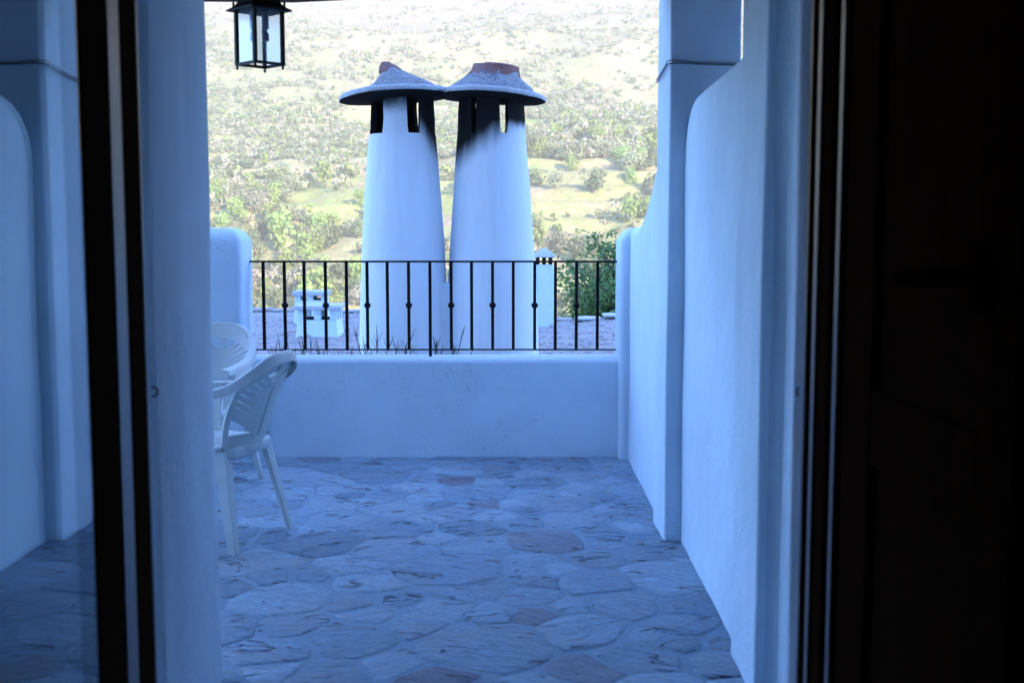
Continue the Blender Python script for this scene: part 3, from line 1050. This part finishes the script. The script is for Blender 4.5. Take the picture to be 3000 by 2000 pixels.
for sx in (-1, 1):
    for sy in (-1, 1):
        p = MB().box(sx * hw - .0062, sx * hw + .0062, sy * hw - .0062, sy * hw + .0062, 0, .188)
        p.lathe([(.002, -.014), (.005, -.009), (.004, -.002), (.004, .001)], 8, sx * hw, sy * hw)
        lpart(p, 'post')
r0 = hw + .012
for k in range(4):
    rb = MB().box(-hw + .006, hw - .006, hw - .005, hw + .005, 0, .009)
    o = lpart(rb, 'bottom_bar'); o.rotation_euler = (0, 0, k * PI / 2)
    gp = MB().box(-hw + .006, hw - .006, hw - .0015, hw + .0005, .010, .184)
    o = lpart(gp, 'glass_pane', M_lglass); o.rotation_euler = (0, 0, k * PI / 2)
sq = lambda h, z: [(-h, -h, z), (h, -h, z), (h, h, z), (-h, h, z)]
cap = MB().loft([sq(.062, .184), sq(.082, .186), sq(.082, .191), sq(.065, .201), sq(.055, .214), sq(.050, .234), sq(.047, .262), sq(.044, .285), sq(.030, .305), sq(.016, .318)])
lpart(cap, 'cap')
for sx in (-1, 1):
    for sy in (-1, 1):
        f_ = MB().lathe([(.004, .192), (.0045, .202), (.003, .206), (.005, .212), (.001, .222)], 8, sx * .063, sy * .063)
        lpart(f_, 'finial')
lpart(MB().lathe([(.014, .31), (.02, .325), (.008, .34), (.004, .36)], 12), 'top_knob')
rod = MB().tube([(0, 0, .35), (0, 0, .506)], .004, 8)
lpart(rod, 'hanging_rod')
for dx in (-.021, .021):  # left holder is added, standing in for the lamp's reflection in the glass
    hb = MB().lathe([(.012, .186), (.012, .128), (.006, .122), (.0065, .117), (.012, .110), (.0125, .085), (.003, .083), (.0018, .02), (.0005, .018)], 12, dx * .7, -dx * .7)
    lpart(hb, 'holder_with_reflection', M_bulb, smooth=True, sharp=40)

# ------------------------------------------------------------------ railing
rl = empty('iron_railing', (-.48, 7.12, .6))
tag(rl, 'black wrought iron railing of slim bars fixed over the parapet between two piers', 'railing')


def rpart(mb, name, parent=rl, **kw):
    o = mb.build(name, M_iron, None, **kw)
    o.parent = parent
    if parent is rl: o.matrix_parent_inverse = Matrix.Translation(-Vector(rl.location))
    return o


RY = 7.12
rpart(MB().box(-1.608, .650, RY - .015, RY + .015, 1.167, 1.178), 'top_rail', bevel=.002)
rpart(MB().box(-1.60, .645, RY - .012, RY + .012, .634, .642), 'bottom_rail', bevel=.002)
bx = [610, 658, 704, 752, 799, 846, 893, 941, 990, 1037, 1084, 1132, 1179, 1228, 1275, 1323, 1370]
for i, px in enumerate(bx):
    x = (px - 1176) / 2700 * 7.19 + rnd.uniform(-.002, .002)
    long = (i == 8)
    z0 = .585 if long else .6425
    w = .0092
    o = rpart(MB().box(x - w, x + w, RY - w, RY + w, z0, 1.1665), 'baluster', bevel=.002)
    if i % 2 == 1:
        k = MB().lathe([(.010, .891), (.017, .896), (.0215, .908), (.017, .920), (.010, .925)], 14, x, RY)
        kb = k.build('knob', M_iron, None, smooth=True)
        kb.parent = o
        kb.matrix_parent_inverse = o.matrix_parent_inverse.inverted() @ Matrix.Translation((0, 0, 0)) if False else Matrix.Identity(4)

# ------------------------------------------------------------------ neighbouring flat roofs
nb = empty('neighbour_house', (0, 13, 0))
tag(nb, 'neighbouring house below the parapet with a flat roof of grey clay gravel', 'house')


def npart(mb, name, material, **kw):
    o = mb.build(name, material, None, **kw)
    o.parent = nb; o.matrix_parent_inverse = Matrix.Translation((0, -13, 0))
    return o


def yfar(x):
    return float(np.interp(x, [-9, -4, -1.2, .2, .7, 1.5, 2.2, 4, 9], [20.2, 19.4, 18.8, 18.2, 17.3, 17.0, 17.4, 17.6, 18.0]))


nx_, ny_ = 90, 70
rv = []
for j in range(ny_ + 1):
    for i in range(nx_ + 1):
        x = -9 + 18 * i / nx_; t = j / ny_
        y = 7.34 + (yfar(x) - 7.34) * t
        z = .02 * mnoise.noise((x * 1.3, y * 1.3, 0)) + .012 * mnoise.noise((x * 5, y * 5, 3))
        if x > .9: z += .10 * min(1, (x - .9) / .6) * max(0, (t - .90) / .10)
        rv.append((x, y, z))
rf = [(j * (nx_ + 1) + i, j * (nx_ + 1) + i + 1, (j + 1) * (nx_ + 1) + i + 1, (j + 1) * (nx_ + 1) + i) for j in range(ny_) for i in range(nx_)]
npart(MB().add(rv, rf), 'roof', M_launa, smooth=True)
# slate eaves along the roof edge
ee = random.Random(4)
ex = -6.0
while ex < 6.0:
    wd = ee.uniform(.28, .55)
    y = yfar(ex + wd / 2); z = .004 + (.10 * min(1, max(0, ex + wd / 2 - .9) / .6))
    sl_ = MB()
    pts = [(ex, y - .28), (ex + wd * .5, y - .30 - ee.uniform(0, .05)), (ex + wd - .012, y - .27), (ex + wd - .015, y + .10 + ee.uniform(0, .06)), (ex + wd * .4, y + .13 + ee.uniform(-.03, .05)), (ex + .01, y + .09)]
    sl_.prism(pts, z, z + ee.uniform(.025, .04))
    npart(sl_, 'eave_slate', M_capslab if ex > .9 else M_launa, bevel=.006)
    ex += wd
body = MB().prism([(-8.6, 7.4), (8.6, 7.4), (8.6, 16.8), (.5, 16.8), (-1.0, 18.2), (-8.6, 19.0)], -6.5, -.06)
npart(body, 'wall', M_rough)
chips = MB()
for i in range(2600):
    y = ee.uniform(11.5, 19.0); x = ee.uniform(-.30, .24) * y
    if y > yfar(x) - .15: continue
    s = ee.uniform(.012, .05); a = ee.uniform(0, 6.3); z = .02 * mnoise.noise((x * 1.3, y * 1.3, 0)) + .012 * mnoise.noise((x * 5, y * 5, 3))
    pts = []
    for k in range(5):
        aa = a + k * 1.257 + ee.uniform(-.3, .3); pts.append((x + s * math.cos(aa), y + s * .8 * math.sin(aa)))
    tl = ee.uniform(0, .5) * s
    n0 = [(p[0], p[1], z - .004) for p in pts]; n1 = [(x + (p[0] - x) * .9, y + (p[1] - y) * .9, z + s * .35 + tl * (k % 2)) for k, p in enumerate(pts)]
    chips.loft([n0, n1])
o = npart(chips, 'slate_chips', M_chip); o['kind'] = 'stuff'

# ------------------------------------------------------------------ twin chimneys
def chimney(root, prof, posts, rear, zv, zt_, mat_shaft, disc, cap_loops, stone_loops, lean=0.0):
    """prof: (radius, z) of the shaft; posts/rear: (angle0, angle1) of the masonry between the vents"""
    n = 40
    loops = []
    for r, z in prof:
        loops.append([((r + .006 * mnoise.noise((math.cos(t) * 1.5 + root.location.x * 5, math.sin(t) * 1.5, z * 2))) * math.cos(t) + lean * z,
                       (r + .006 * mnoise.noise((math.cos(t) * 1.5, math.sin(t) * 1.5 + 3, z * 2))) * math.sin(t), z) for t in [2 * PI * k / n for k in range(n)]])
    MB().loft(loops, True, False).build('shaft', mat_shaft, root, smooth=True)
    # the sooty throat closing the shaft under the vents
    rt_ = prof[-1][0]
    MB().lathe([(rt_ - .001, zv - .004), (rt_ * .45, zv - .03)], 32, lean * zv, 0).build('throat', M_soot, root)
    for pi_, (a0, a1) in enumerate(posts + rear):
        seg = max(3, int((a1 - a0) / 9)); ri = rt_ - .05; rtop = rt_ - .012
        loops = []
        for k in range(6):
            z = zv - .01 + (zt_ - zv + .01) * k / 5
            ro = rt_ + (rtop - rt_) * k / 5
            flare = 1.0 + (.22 if k == 0 else (.06 if k == 1 else 0)) * 0.5
            mid = (a0 + a1) / 2; hw_ = (a1 - a0) / 2 * flare
            out = [(ro * math.cos(R(mid - hw_ + 2 * hw_ * q / seg - 90)) + lean * z, ro * math.sin(R(mid - hw_ + 2 * hw_ * q / seg - 90)), z) for q in range(seg + 1)]
            inn = [(ri * math.cos(R(mid - hw_ + 2 * hw_ * q / seg - 90)) + lean * z, ri * math.sin(R(mid - hw_ + 2 * hw_ * q / seg - 90)), z) for q in range(seg, -1, -1)]
            jj = [(px + .006 * mnoise.noise((px * 9, py * 9, pz * 9)), py, pz) for px, py, pz in out + inn]
            loops.append(jj)
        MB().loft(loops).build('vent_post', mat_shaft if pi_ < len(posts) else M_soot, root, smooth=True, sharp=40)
    dx, dr, dz, dth, xj = disc
    def droop(px_): return .018 - .055 * ((px_ - xj) / .80) ** 2
    nd = 48
    def drad(t, j): return dr * (1 + .022 * mnoise.noise((math.cos(t) * 2, math.sin(t) * 2, 7 + root.location.x)) + .022 * mnoise.noise((math.cos(t) * 9, math.sin(t) * 9, 3)))
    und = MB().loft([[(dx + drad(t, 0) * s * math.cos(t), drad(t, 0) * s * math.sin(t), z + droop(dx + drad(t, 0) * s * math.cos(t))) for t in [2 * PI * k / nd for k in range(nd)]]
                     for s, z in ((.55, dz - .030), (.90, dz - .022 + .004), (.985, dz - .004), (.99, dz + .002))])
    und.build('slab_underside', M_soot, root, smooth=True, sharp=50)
    MB().loft([[(dx + drad(t, 0) * s * math.cos(t), drad(t, 0) * s * math.sin(t), z + droop(dx + drad(t, 0) * s * math.cos(t)) + .006 * mnoise.noise((math.cos(t) * 6, math.sin(t) * 6, z * 30))) for t in [2 * PI * k / nd for k in range(nd)]]
               for s, z in ((.992, dz + .003), (1.0, dz + .010), (.995, dz + dth * .7), (.96, dz + dth), (.5, dz + dth + .02))]).build('cap_slab', M_capslab, root, smooth=True, sharp=50)

    def ell(lps, jit, seed):
        out = []
        for (x0, x1, z, tilt) in lps:
            c_ = (x0 + x1) / 2; r_ = (x1 - x0) / 2
            out.append([(c_ + r_ * math.cos(t) * (1 + jit * mnoise.noise((math.cos(t) * 3, math.sin(t) * 3, z * 9 + seed))), r_ * math.sin(t) * .92 * (1 + jit * mnoise.noise((math.cos(t) * 3 + 4, math.sin(t) * 3, z * 9 + seed))),
                         z + tilt * math.cos(t) * r_ + jit * .12 * mnoise.noise((math.cos(t) * 4, math.sin(t) * 4, z * 5 + seed))) for t in [2 * PI * k / 32 for k in range(32)]])
        return out
    MB().loft(ell(cap_loops, .10, 1)).build('cap_cone', M_capmortar, root, smooth=True, sharp=45)
    MB().loft(ell(stone_loops, .12, 9)).build('cap_stone', M_capstone, root, smooth=True, sharp=35)


CD = 9.0
k_ = 9.05 / 2700
M_chL = chimney_plaster('chimney_plaster_clean', 2.26, 0.0, .10, (.215, 2.02, 1.7, 4.5))
M_chR = chimney_plaster('chimney_plaster_sooty', 2.115, .06, .07, (0.0, 2.045, -.72, 3.4))
cl = empty('chimney', ((928 - 1176) * k_, CD, 0))
tag(cl, 'left one of the two tall white chimneys, with a pointed stone on its cap', 'chimney', 'tall white twin chimneys')
chimney(cl, [(.355, -.1), (.345, .45), (.330, .9), (.313, 1.25), (.292, 1.6), (.268, 1.88), (.248, 2.07)],
        [(-30, 13), (41, 92)], [(95, 141), (157, 266)], 2.075, 2.365, M_chL, (-.043, .430, 2.352, .042, .326),
        [(-.275, .315, 2.390, 0), (-.245, .275, 2.425, 0), (-.205, .220, 2.462, -.02), (-.172, .168, 2.497, -.06), (-.152, .100, 2.532, -.18), (-.140, .03, 2.563, -.28)],
        [(-.176, .085, 2.512, -.16), (-.168, .045, 2.545, -.24), (-.150, .0, 2.580, -.30), (-.125, -.05, 2.600, -.3)], lean=.002)
cr = empty('chimney', ((1131 - 1176) * k_, CD + .02, 0))
tag(cr, 'right one of the two tall white chimneys, flat-topped cap and sooty below the vents', 'chimney', 'tall white twin chimneys')
chimney(cr, [(.372, -.1), (.358, .45), (.343, .9), (.318, 1.25), (.297, 1.6), (.276, 1.88), (.258, 2.07)],
        [(-95, -36), (-26, 15), (31, 95)], [(103, 150), (166, 205), (216, 262)], 2.075, 2.365, M_chR, (-.004, .412, 2.347, .042, -.354),
        [(-.37, .31, 2.388, 0), (-.335, .278, 2.425, 0), (-.278, .240, 2.462, 0), (-.222, .216, 2.497, -.01), (-.160, .207, 2.535, -.04)],
        [(-.205, .217, 2.500, -.04), (-.165, .212, 2.532, -.05), (-.140, .203, 2.582, -.06), (-.10, .17, 2.590, -.05)], lean=-.002)
# plaster web joining the two shafts
web = MB(); loops = []
for k in range(13):
    z = -.1 + k * 1.06 / 12
    hw_ = .26 - .0 * k
    loops.append([(.10, -.20 + .002 * k, z), (.36, -.15, z), (.50, -.13, z), (.64, -.15, z), (.90, -.20, z), (.90, .2, z), (.5, .13, z), (.10, .2, z)])
web.loft(loops).build('web', M_chL, cl, smooth=True, sharp=70)

# small chimneys on the roof
def box_chimney(x0, x1, y, w, zb, zv, zs, zs2, ov, label, opens, taper=.03):
    r = empty('roof_chimney', ((x0 + x1) / 2, y, 0))
    tag(r, label, 'chimney', 'small white box chimneys on the neighbouring roof')
    hx = (x1 - x0) / 2; hy = w / 2
    MB().loft([[(-hx - t, -hy - t, z), (hx + t, -hy - t, z), (hx + t, hy + t, z), (-hx - t, hy + t, z)] for t, z in ((taper, zb), (taper * .3, zb + (zv - zb) * .5), (0, zv))]).build('body', M_wall, r, bevel=.012)
    edges = [-hx] + [e - (x0 + x1) / 2 for o_ in opens for e in o_] + [hx]
    for i in range(0, len(edges), 2):
        for yy in (-hy, hy - .08):
            MB().box(edges[i], edges[i + 1], yy, yy + .08, zv + .001, zs - .001).build('vent_post', M_wall, r, bevel=.008)
    for xx in (-hx, hx - .07):
        MB().box(xx, xx + .07, -.05, .05, zv + .001, zs - .001).build('vent_post', M_wall, r, bevel=.008)
    MB().box(-hx - ov, hx + ov, -hy - ov, hy + ov, zs, zs2).build('cap_slab', M_capslab, r, bevel=.008)
    MB().box(-hx + .05, hx - .05, -hy + .06, hy - .06, zv + .002, zv + .012).build('throat', M_soot, r)
    return r


def wx(px, d): return (px - 1176) / 2700 * d * 1.005


box_chimney(wx(684, 14.7), wx(774, 14.7), 14.95, .5, -.03, .215, .345, .395, .055, 'larger front white box chimney on the gravel roof, two vents under a flat slab',
            [(wx(702, 14.7), wx(722, 14.7)), (wx(738, 14.7), wx(758, 14.7))])
box_chimney(wx(679, 16.6), wx(747, 16.6), 16.8, .42, -.03, .345, .410, .470, .035, 'smaller rear white box chimney rising just behind the front box chimney',
            [(wx(693, 16.6), wx(706, 16.6)), (wx(721, 16.6), wx(739, 16.6))], .02)
sc_ = empty('slim_chimney', (wx(1249, 16.3), 16.3, 0))
tag(sc_, 'slim white chimney with a pyramid cap between the tall chimneys and the leafy tree', 'chimney')
MB().loft([rrect(-h_, h_, -h_, h_, .03) and [(x, y, z) for x, y in rrect(-h_, h_, -h_, h_, .03)] for h_, z in ((.150, -.03), (.147, .4), (.140, .72), (.124, .86))]).build('shaft', M_wall, sc_, smooth=True, sharp=50)
for px_, py_ in ((-.088, -.088), (.0, -.088), (.088, -.088), (-.088, .088), (.0, .088), (.088, .088)):
    MB().box(px_ - .024, px_ + .024, py_ - .024, py_ + .024, .861, .962).build('vent_post', M_soot, sc_)
MB().loft([[(x, y, z) for x, y in rrect(-h_, h_, -h_, h_, .02)] for h_, z in ((.150, .958), (.158, .966), (.15, .985), (.085, 1.045), (.03, 1.085))]).build('cap', M_capslab, sc_, smooth=True, sharp=40)

# ------------------------------------------------------------------ leafy tree behind the roof
m, nt, b, N, L = mat('tree_leaf')
f = noise_tex(nt, coords(nt, src='Position'), 5, 3, .6)
colr = mix(nt, f, (.085, .16, .045), (.15, .26, .075))
L(colr, b.inputs['Base Color']); b.inputs['Roughness'].default_value = .45
b.inputs['Specular IOR Level'].default_value = .4
tr = N('ShaderNodeBsdfTranslucent'); L(mix(nt, .5, colr, (.10, .20, .04)), tr.inputs[0])
ms = N('ShaderNodeMixShader'); ms.inputs[0].default_value = .25
L(b.outputs[0], ms.inputs[1]); L(tr.outputs[0], ms.inputs[2]); L(ms.outputs[0], nt.nodes['Material Output'].inputs[0])
M_leaf = m
lt = empty('leafy_tree', (1.90, 21.2, -6.35)); lt.scale = (1.06, 1.06, 1.06)
tag(lt, 'dark green leafy tree rising behind the roof on the right, next to the right pier', 'tree')
tr_ = MB()
tr_.tube([(0, 0, 0), (.06, .02, 2.0), (.0, .05, 4.0), (.1, 0, 5.4), (.05, 0, 6.4)], [.16, .13, .10, .06, .02], 9)
tips = []
lr = random.Random(17)
for k in range(58):
    z0 = lr.uniform(4.2, 6.5); a = lr.uniform(0, 2 * PI); rad = (1.22 - .10 * abs(z0 - 5.4)) * lr.uniform(.6, 1.0)
    if z0 > 6.1: rad *= .62
    tip = Vector((math.cos(a) * rad, math.sin(a) * rad, z0 + lr.uniform(.25, .75)))
    midp = Vector((tip.x * .45, tip.y * .45, z0 + .22))
    tr_.tube([(.05, .02, z0 - .1), midp, tip], [.028, .018, .006], 5)
    tips.append((Vector((.05, .02, z0)), midp, tip))
tr_.build('trunk', M_bark, lt, smooth=True, sharp=60)
LV, LF = [], []
for (p0, p1, p2) in tips:
    for q in range(150):
        t = lr.uniform(.25, 1.05)
        c_ = p0.lerp(p1, t * 2) if t < .5 else p1.lerp(p2, (t - .5) * 2)
        c_ = c_ + Vector((lr.gauss(0, .14), lr.gauss(0, .14), lr.gauss(0, .13)))
        if c_.z > 7.28: continue
        d = Vector((lr.gauss(0, 1), lr.gauss(0, 1), lr.gauss(-.5, .5))).normalized()
        u = d.cross(Vector((lr.gauss(0, 1), lr.gauss(0, 1), lr.gauss(0, 1)))).normalized()
        nn = d.cross(u)
        l = lr.uniform(.045, .085); w = l * lr.uniform(.28, .42); bb = len(LV)
        LV += [c_ - d * l, c_ + u * w + nn * .008, c_ + d * l, c_ - u * w + nn * .008]
        LF += [(bb, bb + 1, bb + 2), (bb, bb + 2, bb + 3)]
crown = np_mesh('crown', np.array([tuple(v) for v in LV]), np.array(LF), M_leaf, lt)

# ------------------------------------------------------------------ dry weeds on the roof behind the parapet
M_weed = simple('dry_weed', (.055, .06, .05), .8, .2, 0, .3, 12)
wr = random.Random(31)
for (px, ytop, nst) in ((628, 772, 6), (668, 745, 5), (712, 765, 6), (768, 770, 7), (812, 790, 6), (856, 742, 10), (905, 750, 6), (948, 770, 6), (1000, 775, 7), (1045, 742, 4), (1098, 805, 2)):
    d = wr.uniform(7.75, 8.5); x = (px - 1176) / 2700 * d * 1.005
    zt_ = CAM_H - d * math.tan(math.atan((ytop - 784) / 2700) + R(5.585))
    w_ = empty('dry_weed', (x, d, -.01))
    nb_ = min(range(17), key=lambda q: abs(bx[q] - px))
    ordn = ('first', 'second', 'third', 'fourth', 'fifth', 'sixth', 'seventh', 'eighth', 'ninth', 'tenth', 'eleventh', 'twelfth')[nb_]
    tag(w_, 'thin dark dry grass stalks behind the %s railing bar from the left' % ordn, 'weed', 'dry weeds growing behind the railing')
    stm = MB()
    for s in range(nst):
        bx_, by_ = wr.uniform(-.06, .06), wr.uniform(-.06, .06)
        hgt = zt_ * wr.uniform(.72, 1.0) if s else zt_
        lx, ly = wr.uniform(-.14, .20), wr.uniform(-.1, .1)
        pts = [(bx_ + lx * t ** 1.6, by_ + ly * t ** 1.6, hgt * t) for t in (0, .3, .55, .75, .9, 1)]
        stm.tube(pts, [.0026, .0024, .002, .0026, .0034, .0008], 5)
        for q in range(3):
            t0 = wr.uniform(.6, .88); a = wr.uniform(-1, 1)
            p0 = Vector((bx_ + lx * t0 ** 1.6, by_ + ly * t0 ** 1.6, hgt * t0))
            stm.tube([p0, p0 + Vector((a * .03, 0, .05)), p0 + Vector((a * .045, .01, .085))], [.0014, .0018, .0006], 4)
    stm.build('stalks', M_weed, w_)

# ------------------------------------------------------------------ plastic armchairs
def smooth_path(pts, n=6):
    pts = [Vector(p) for p in pts]; out = []
    for i in range(len(pts) - 1):
        p0, p1, p2, p3 = pts[max(i - 1, 0)], pts[i], pts[i + 1], pts[min(i + 2, len(pts) - 1)]
        for k in range(n):
            t = k / n
            out.append(.5 * ((2 * p1) + (-p0 + p2) * t + (2 * p0 - 5 * p1 + 4 * p2 - p3) * t * t + (-p0 + 3 * p1 - 3 * p2 + p3) * t ** 3))
    out.append(pts[-1]); return out


def back_pt(u, v):
    """backrest surface: u -1..1 across, v 0..1 from the seat to the top; +y is the sitter's front"""
    z = .43 + .375 * v
    half = .172 + .030 * math.sin(PI * min(1, v * 1.05)) if v < .62 else (.172 + .030 * math.sin(PI * .651)) * math.sqrt(max(0, 1 - ((v - .62) / .44) ** 2.2))
    y = -.236 - .136 * v ** 1.1
    return Vector((u * half, y + .075 * u * u * (half / .2) ** 2 * (1 - .25 * v), z))


def ribbon(mb, pts, nrm, w, th):
    """flat strip along pts: w wide (per point or constant), th thick along nrm"""
    loops = []
    for i, p in enumerate(pts):
        d = (pts[min(i + 1, len(pts) - 1)] - pts[max(i - 1, 0)]).normalized()
        nn = nrm[i] if isinstance(nrm, list) else nrm
        s = d.cross(nn).normalized(); q = s.cross(d)
        ww = w[i] if isinstance(w, list) else w
        loops.append([p + s * ww / 2 + q * th / 2, p - s * ww / 2 + q * th / 2, p - s * ww / 2 - q * th / 2, p + s * ww / 2 - q * th / 2])
    mb.loft([[tuple(a) for a in l] for l in loops])


def back_n(u, v):
    e = .01
    du = back_pt(min(1, u + e), v) - back_pt(max(-1, u - e), v); dv = back_pt(u, min(.97, v + e)) - back_pt(u, max(0, v - e))
    return du.cross(dv).normalized()


def make_chair(label):
    r = empty('plastic_chair', (0, 0, 0))
    tag(r, label, 'chair', 'white plastic garden armchairs')
    P = M_plastic
    # seat: rounded slab with a turned-down edge and shallow grooves
    prof = [(.0, .392), (.0, .425), (.012, .437), (.03, .440)]
    base_poly = rrect(-.235, .235, -.225, .245, .07, 0, 6)
    base_poly = [(x * (1 - .17 * max(0, (.1 - y) / .31)), y) for x, y in base_poly]
    loops = []
    for ins, z in ((.006, .388), (.0, .40), (.0, .428), (.008, .438), (.022, .442), (.06, .436), (.14, .428)):
        loops.append([(x * (1 - ins / .235), y * (1 - ins / .24), z + .012 * max(0, y - .1)) for x, y in base_poly])
    MB().loft(loops, False, True).build('seat', P, r, smooth=True, sharp=60)
    for k in range(7):
        g = MB(); x = -.12 + .04 * k
        g.tube([(x, -.15, .429), (x, -.05, .4295), (x, .05, .4295), (x, .14, .431)], .004, 6)
        g.build('seat_rib', P, r, smooth=True)
    # backrest frame: side stiles, lower apron and spine
    for sgn in (-1, 1):
        st = MB(); pts = [back_pt(sgn, v) for v in [q / 16 * .80 for q in range(17)]]
        pts = [Vector((sgn * .205, -.12, .425)), Vector((sgn * .195, -.18, .43))] + pts
        nr = [Vector((0, 1, .3)).normalized()] * 2 + [back_n(sgn * .97, q / 16 * .80) for q in range(17)]
        ribbon(st, pts, nr, [.05, .045] + [.026] * 17, .014)
        st.build('back_stile', P, r, smooth=True, sharp=50)
    ap = MB(); loops = []
    for v in [q / 8 for q in range(-4, 9)]:
        row = []
        for k in range(17):
            u = -1 + 2 * k / 16
            if v >= 0: p = back_pt(u, v * .16)
            else:
                t = -v * 2
                p = back_pt(u, 0) + Vector((0, -.004 + .050 * t * t, -.062 * t))
            row.append(p)
        loops.append(row)
    fv = [tuple(p) for l in loops for p in l]
    off = [tuple(p + Vector((0, .010, .004))) for l in loops for p in l]
    nr_, nc_ = len(loops), 17
    fs = []
    for j in range(nr_ - 1):
        for i in range(nc_ - 1):
            a = j * nc_ + i
            fs.append((a, a + 1, a + nc_ + 1, a + nc_)); bq = a + nr_ * nc_
            fs.append((bq, bq + nc_, bq + nc_ + 1, bq + 1))
    N0 = nr_ * nc_
    for i in range(nc_ - 1):
        fs.append((i, N0 + i, N0 + i + 1, i + 1)); q = (nr_ - 1) * nc_ + i
        fs.append((q, q + 1, N0 + q + 1, N0 + q))
    for j in range(nr_ - 1):
        a = j * nc_; fs.append((a, a + nc_, N0 + a + nc_, N0 + a)); a = j * nc_ + nc_ - 1
        fs.append((a, N0 + a, N0 + a + nc_, a + nc_))
    ap.add(fv + off, fs)
    ap.build('back_apron', P, r, smooth=True, sharp=60)
    sp = MB(); vs_ = [.12 + .80 * q / 14 for q in range(15)]
    ribbon(sp, [back_pt(0, v) - Vector((0, .002, 0)) for v in vs_], [back_n(0, v) for v in vs_], [.024 + .012 * (1 - q / 14) for q in range(15)], .013)
    sp.build('back_spine', P, r, smooth=True, sharp=50)
    # leaf ribs: they rise from the spine and droop to the side
    for sgn in (-1, 1):
        for k in range(8):
            vs0 = .20 + .088 * k
            pts, nr, ww = [], [], []
            for q in range(9):
                t = q / 8; u = sgn * (.05 + .95 * t)
                v = vs0 + .13 * t - .13 * t * t + .075 * t * (1 if k < 5 else .3) - .0
                v = vs0 - .17 + .38 * t ** .7 * (1 - .22 * k / 7)
                v = min(.93, max(.13, v))
                pts.append(back_pt(u, v)); nr.append(back_n(max(-.97, min(.97, u)), min(.9, v))); ww.append(.0275 if q else .018)
            rb = MB(); ribbon(rb, pts, nr, ww, .007)
            rb.build('back_slat', P, r, smooth=True, sharp=50)
    # upper shell between the ribs and the rim
    for sgn in (-1, 1):
        pass
    # rim flowing from the top of the back down into both arms
    half = [(.0, -.388, .838), (.07, -.384, .834), (.135, -.362, .812), (.19, -.315, .768), (.228, -.240, .716), (.252, -.14, .682), (.266, -.02, .664), (.27, .10, .656), (.262, .20, .648)]
    left = [(-x, y, z) for x, y, z in half[::-1]]
    path = smooth_path(left + half[1:], 5)
    nP = len(path); loops = []
    for i, p in enumerate(path):
        d = (path[min(i + 1, nP - 1)] - path[max(i - 1, 0)]).normalized()
        t = abs(i / (nP - 1) - .5) * 2                         # 0 at the top of the back, 1 at the arm tips
        s = Vector((0, 1, 0)) * (1 - min(1, t * 1.5)) + Vector((-1 if p.x > 0 else 1, 0, 0)) * min(1, t * 1.5)
        s = (s - d * s.dot(d)).normalized()                     # inward
        upv = d.cross(s)
        if upv.z < 0: upv = -upv
        if t < .25:
            upv = (upv * 1.0).normalized()
        wI = .010 + .030 * min(1, t * 1.4)                      # width of the top towards the inside
        hF = .044 - .016 * t                                    # turned-down outer flange
        O = p
        prof = [O + upv * .004 + s * wI, O + upv * .006 + s * (wI * .5), O + upv * .003, O - s * .005 - upv * .004, O - s * .007 - upv * hF, O - s * .001 - upv * hF, O + s * .003 - upv * .006, O + s * wI - upv * .005]
        loops.append([tuple(a) for a in prof])
    MB().loft(loops).build('rim', P, r, smooth=True, sharp=70)
    # crest: solid panel under the rim top
    cr_ = MB(); rows = []
    for j in range(5):
        t = j / 4
        row = []
        for k in range(21):
            a = -1 + 2 * k / 20
            i = int(round((nP - 1) * (.5 + a * .165)))
            top = path[i] + Vector((0, .006, -.004))
            v = .87 - .20 * a * a
            bot = back_pt(a * .97, min(.90, v))
            row.append(top.lerp(bot, t))
        rows.append(row)
    fv = [tuple(p) for l in rows for p in l]; off = [tuple(p + Vector((0, .007, .001))) for l in rows for p in l]
    nr_, nc_ = 5, 21; N0 = nr_ * nc_; fs = []
    for j in range(nr_ - 1):
        for i in range(nc_ - 1):
            a = j * nc_ + i
            fs.append((a, a + 1, a + nc_ + 1, a + nc_)); bq = a + N0
            fs.append((bq, bq + nc_, bq + nc_ + 1, bq + 1))
    for i in range(nc_ - 1):
        q = (nr_ - 1) * nc_ + i
        fs.append((q, q + 1, N0 + q + 1, N0 + q))
    cr_.add(fv + off, fs); cr_.build('crest', P, r, smooth=True, sharp=60)
    # arm supports
    for sgn in (-1, 1):
        a_ = MB()
        pts = [Vector((sgn * .205, .10, .43)), Vector((sgn * .215, .105, .50)), Vector((sgn * .235, .11, .58)), Vector((sgn * .252, .115, .652))]
        ribbon(a_, pts, Vector((sgn, 0, .2)).normalized(), [.085, .07, .068, .09], .012)
        a_.build('arm_support', P, r, smooth=True, sharp=50)
    # legs: tapered L sections
    for sx in (-1, 1):
        for fy in (-1, 1):
            lg = MB(); loops = []
            y0, y1 = (.20, .255) if fy > 0 else (-.195, -.272)
            x0, x1 = .200, .258
            for k in range(7):
                t = k / 6; z = .425 * (1 - t)
                cx = sx * (x0 + (x1 - x0) * t); cy = y0 + (y1 - y0) * t
                w = .060 * (1 - .42 * t); th = .009
                L_ = [(0, 0), (-w, 0), (-w, -th), (-th, -th), (-th, -w), (0, -w)]
                loops.append([(cx + sx * a, cy + fy * bq, z) for a, bq in L_])
            lg.loft(loops)
            lg.build('leg', P, r, bevel=.0025, seg=2)
    return r


def chair_copy(src, label):
    c = src.copy(); C.objects.link(c); c['label'] = label
    for ch in list(src.children):
        d = ch.copy(); C.objects.link(d); d.parent = c
    return c


ch1 = make_chair('white plastic garden armchair in front, seen from behind with its leaf-patterned back')
ch2 = chair_copy(ch1, 'white plastic garden armchair half hidden at the far left, its back against the left pier')
fx, fy_ = -.956, .292
ch1.location = (-1.345, 5.15, .008); ch1.rotation_euler = (0, 0, math.atan2(fy_, fx) - PI / 2)
ch2.location = (-1.66, 6.14, .008); ch2.rotation_euler = (0, 0, math.atan2(-.985, -.17) - PI / 2)
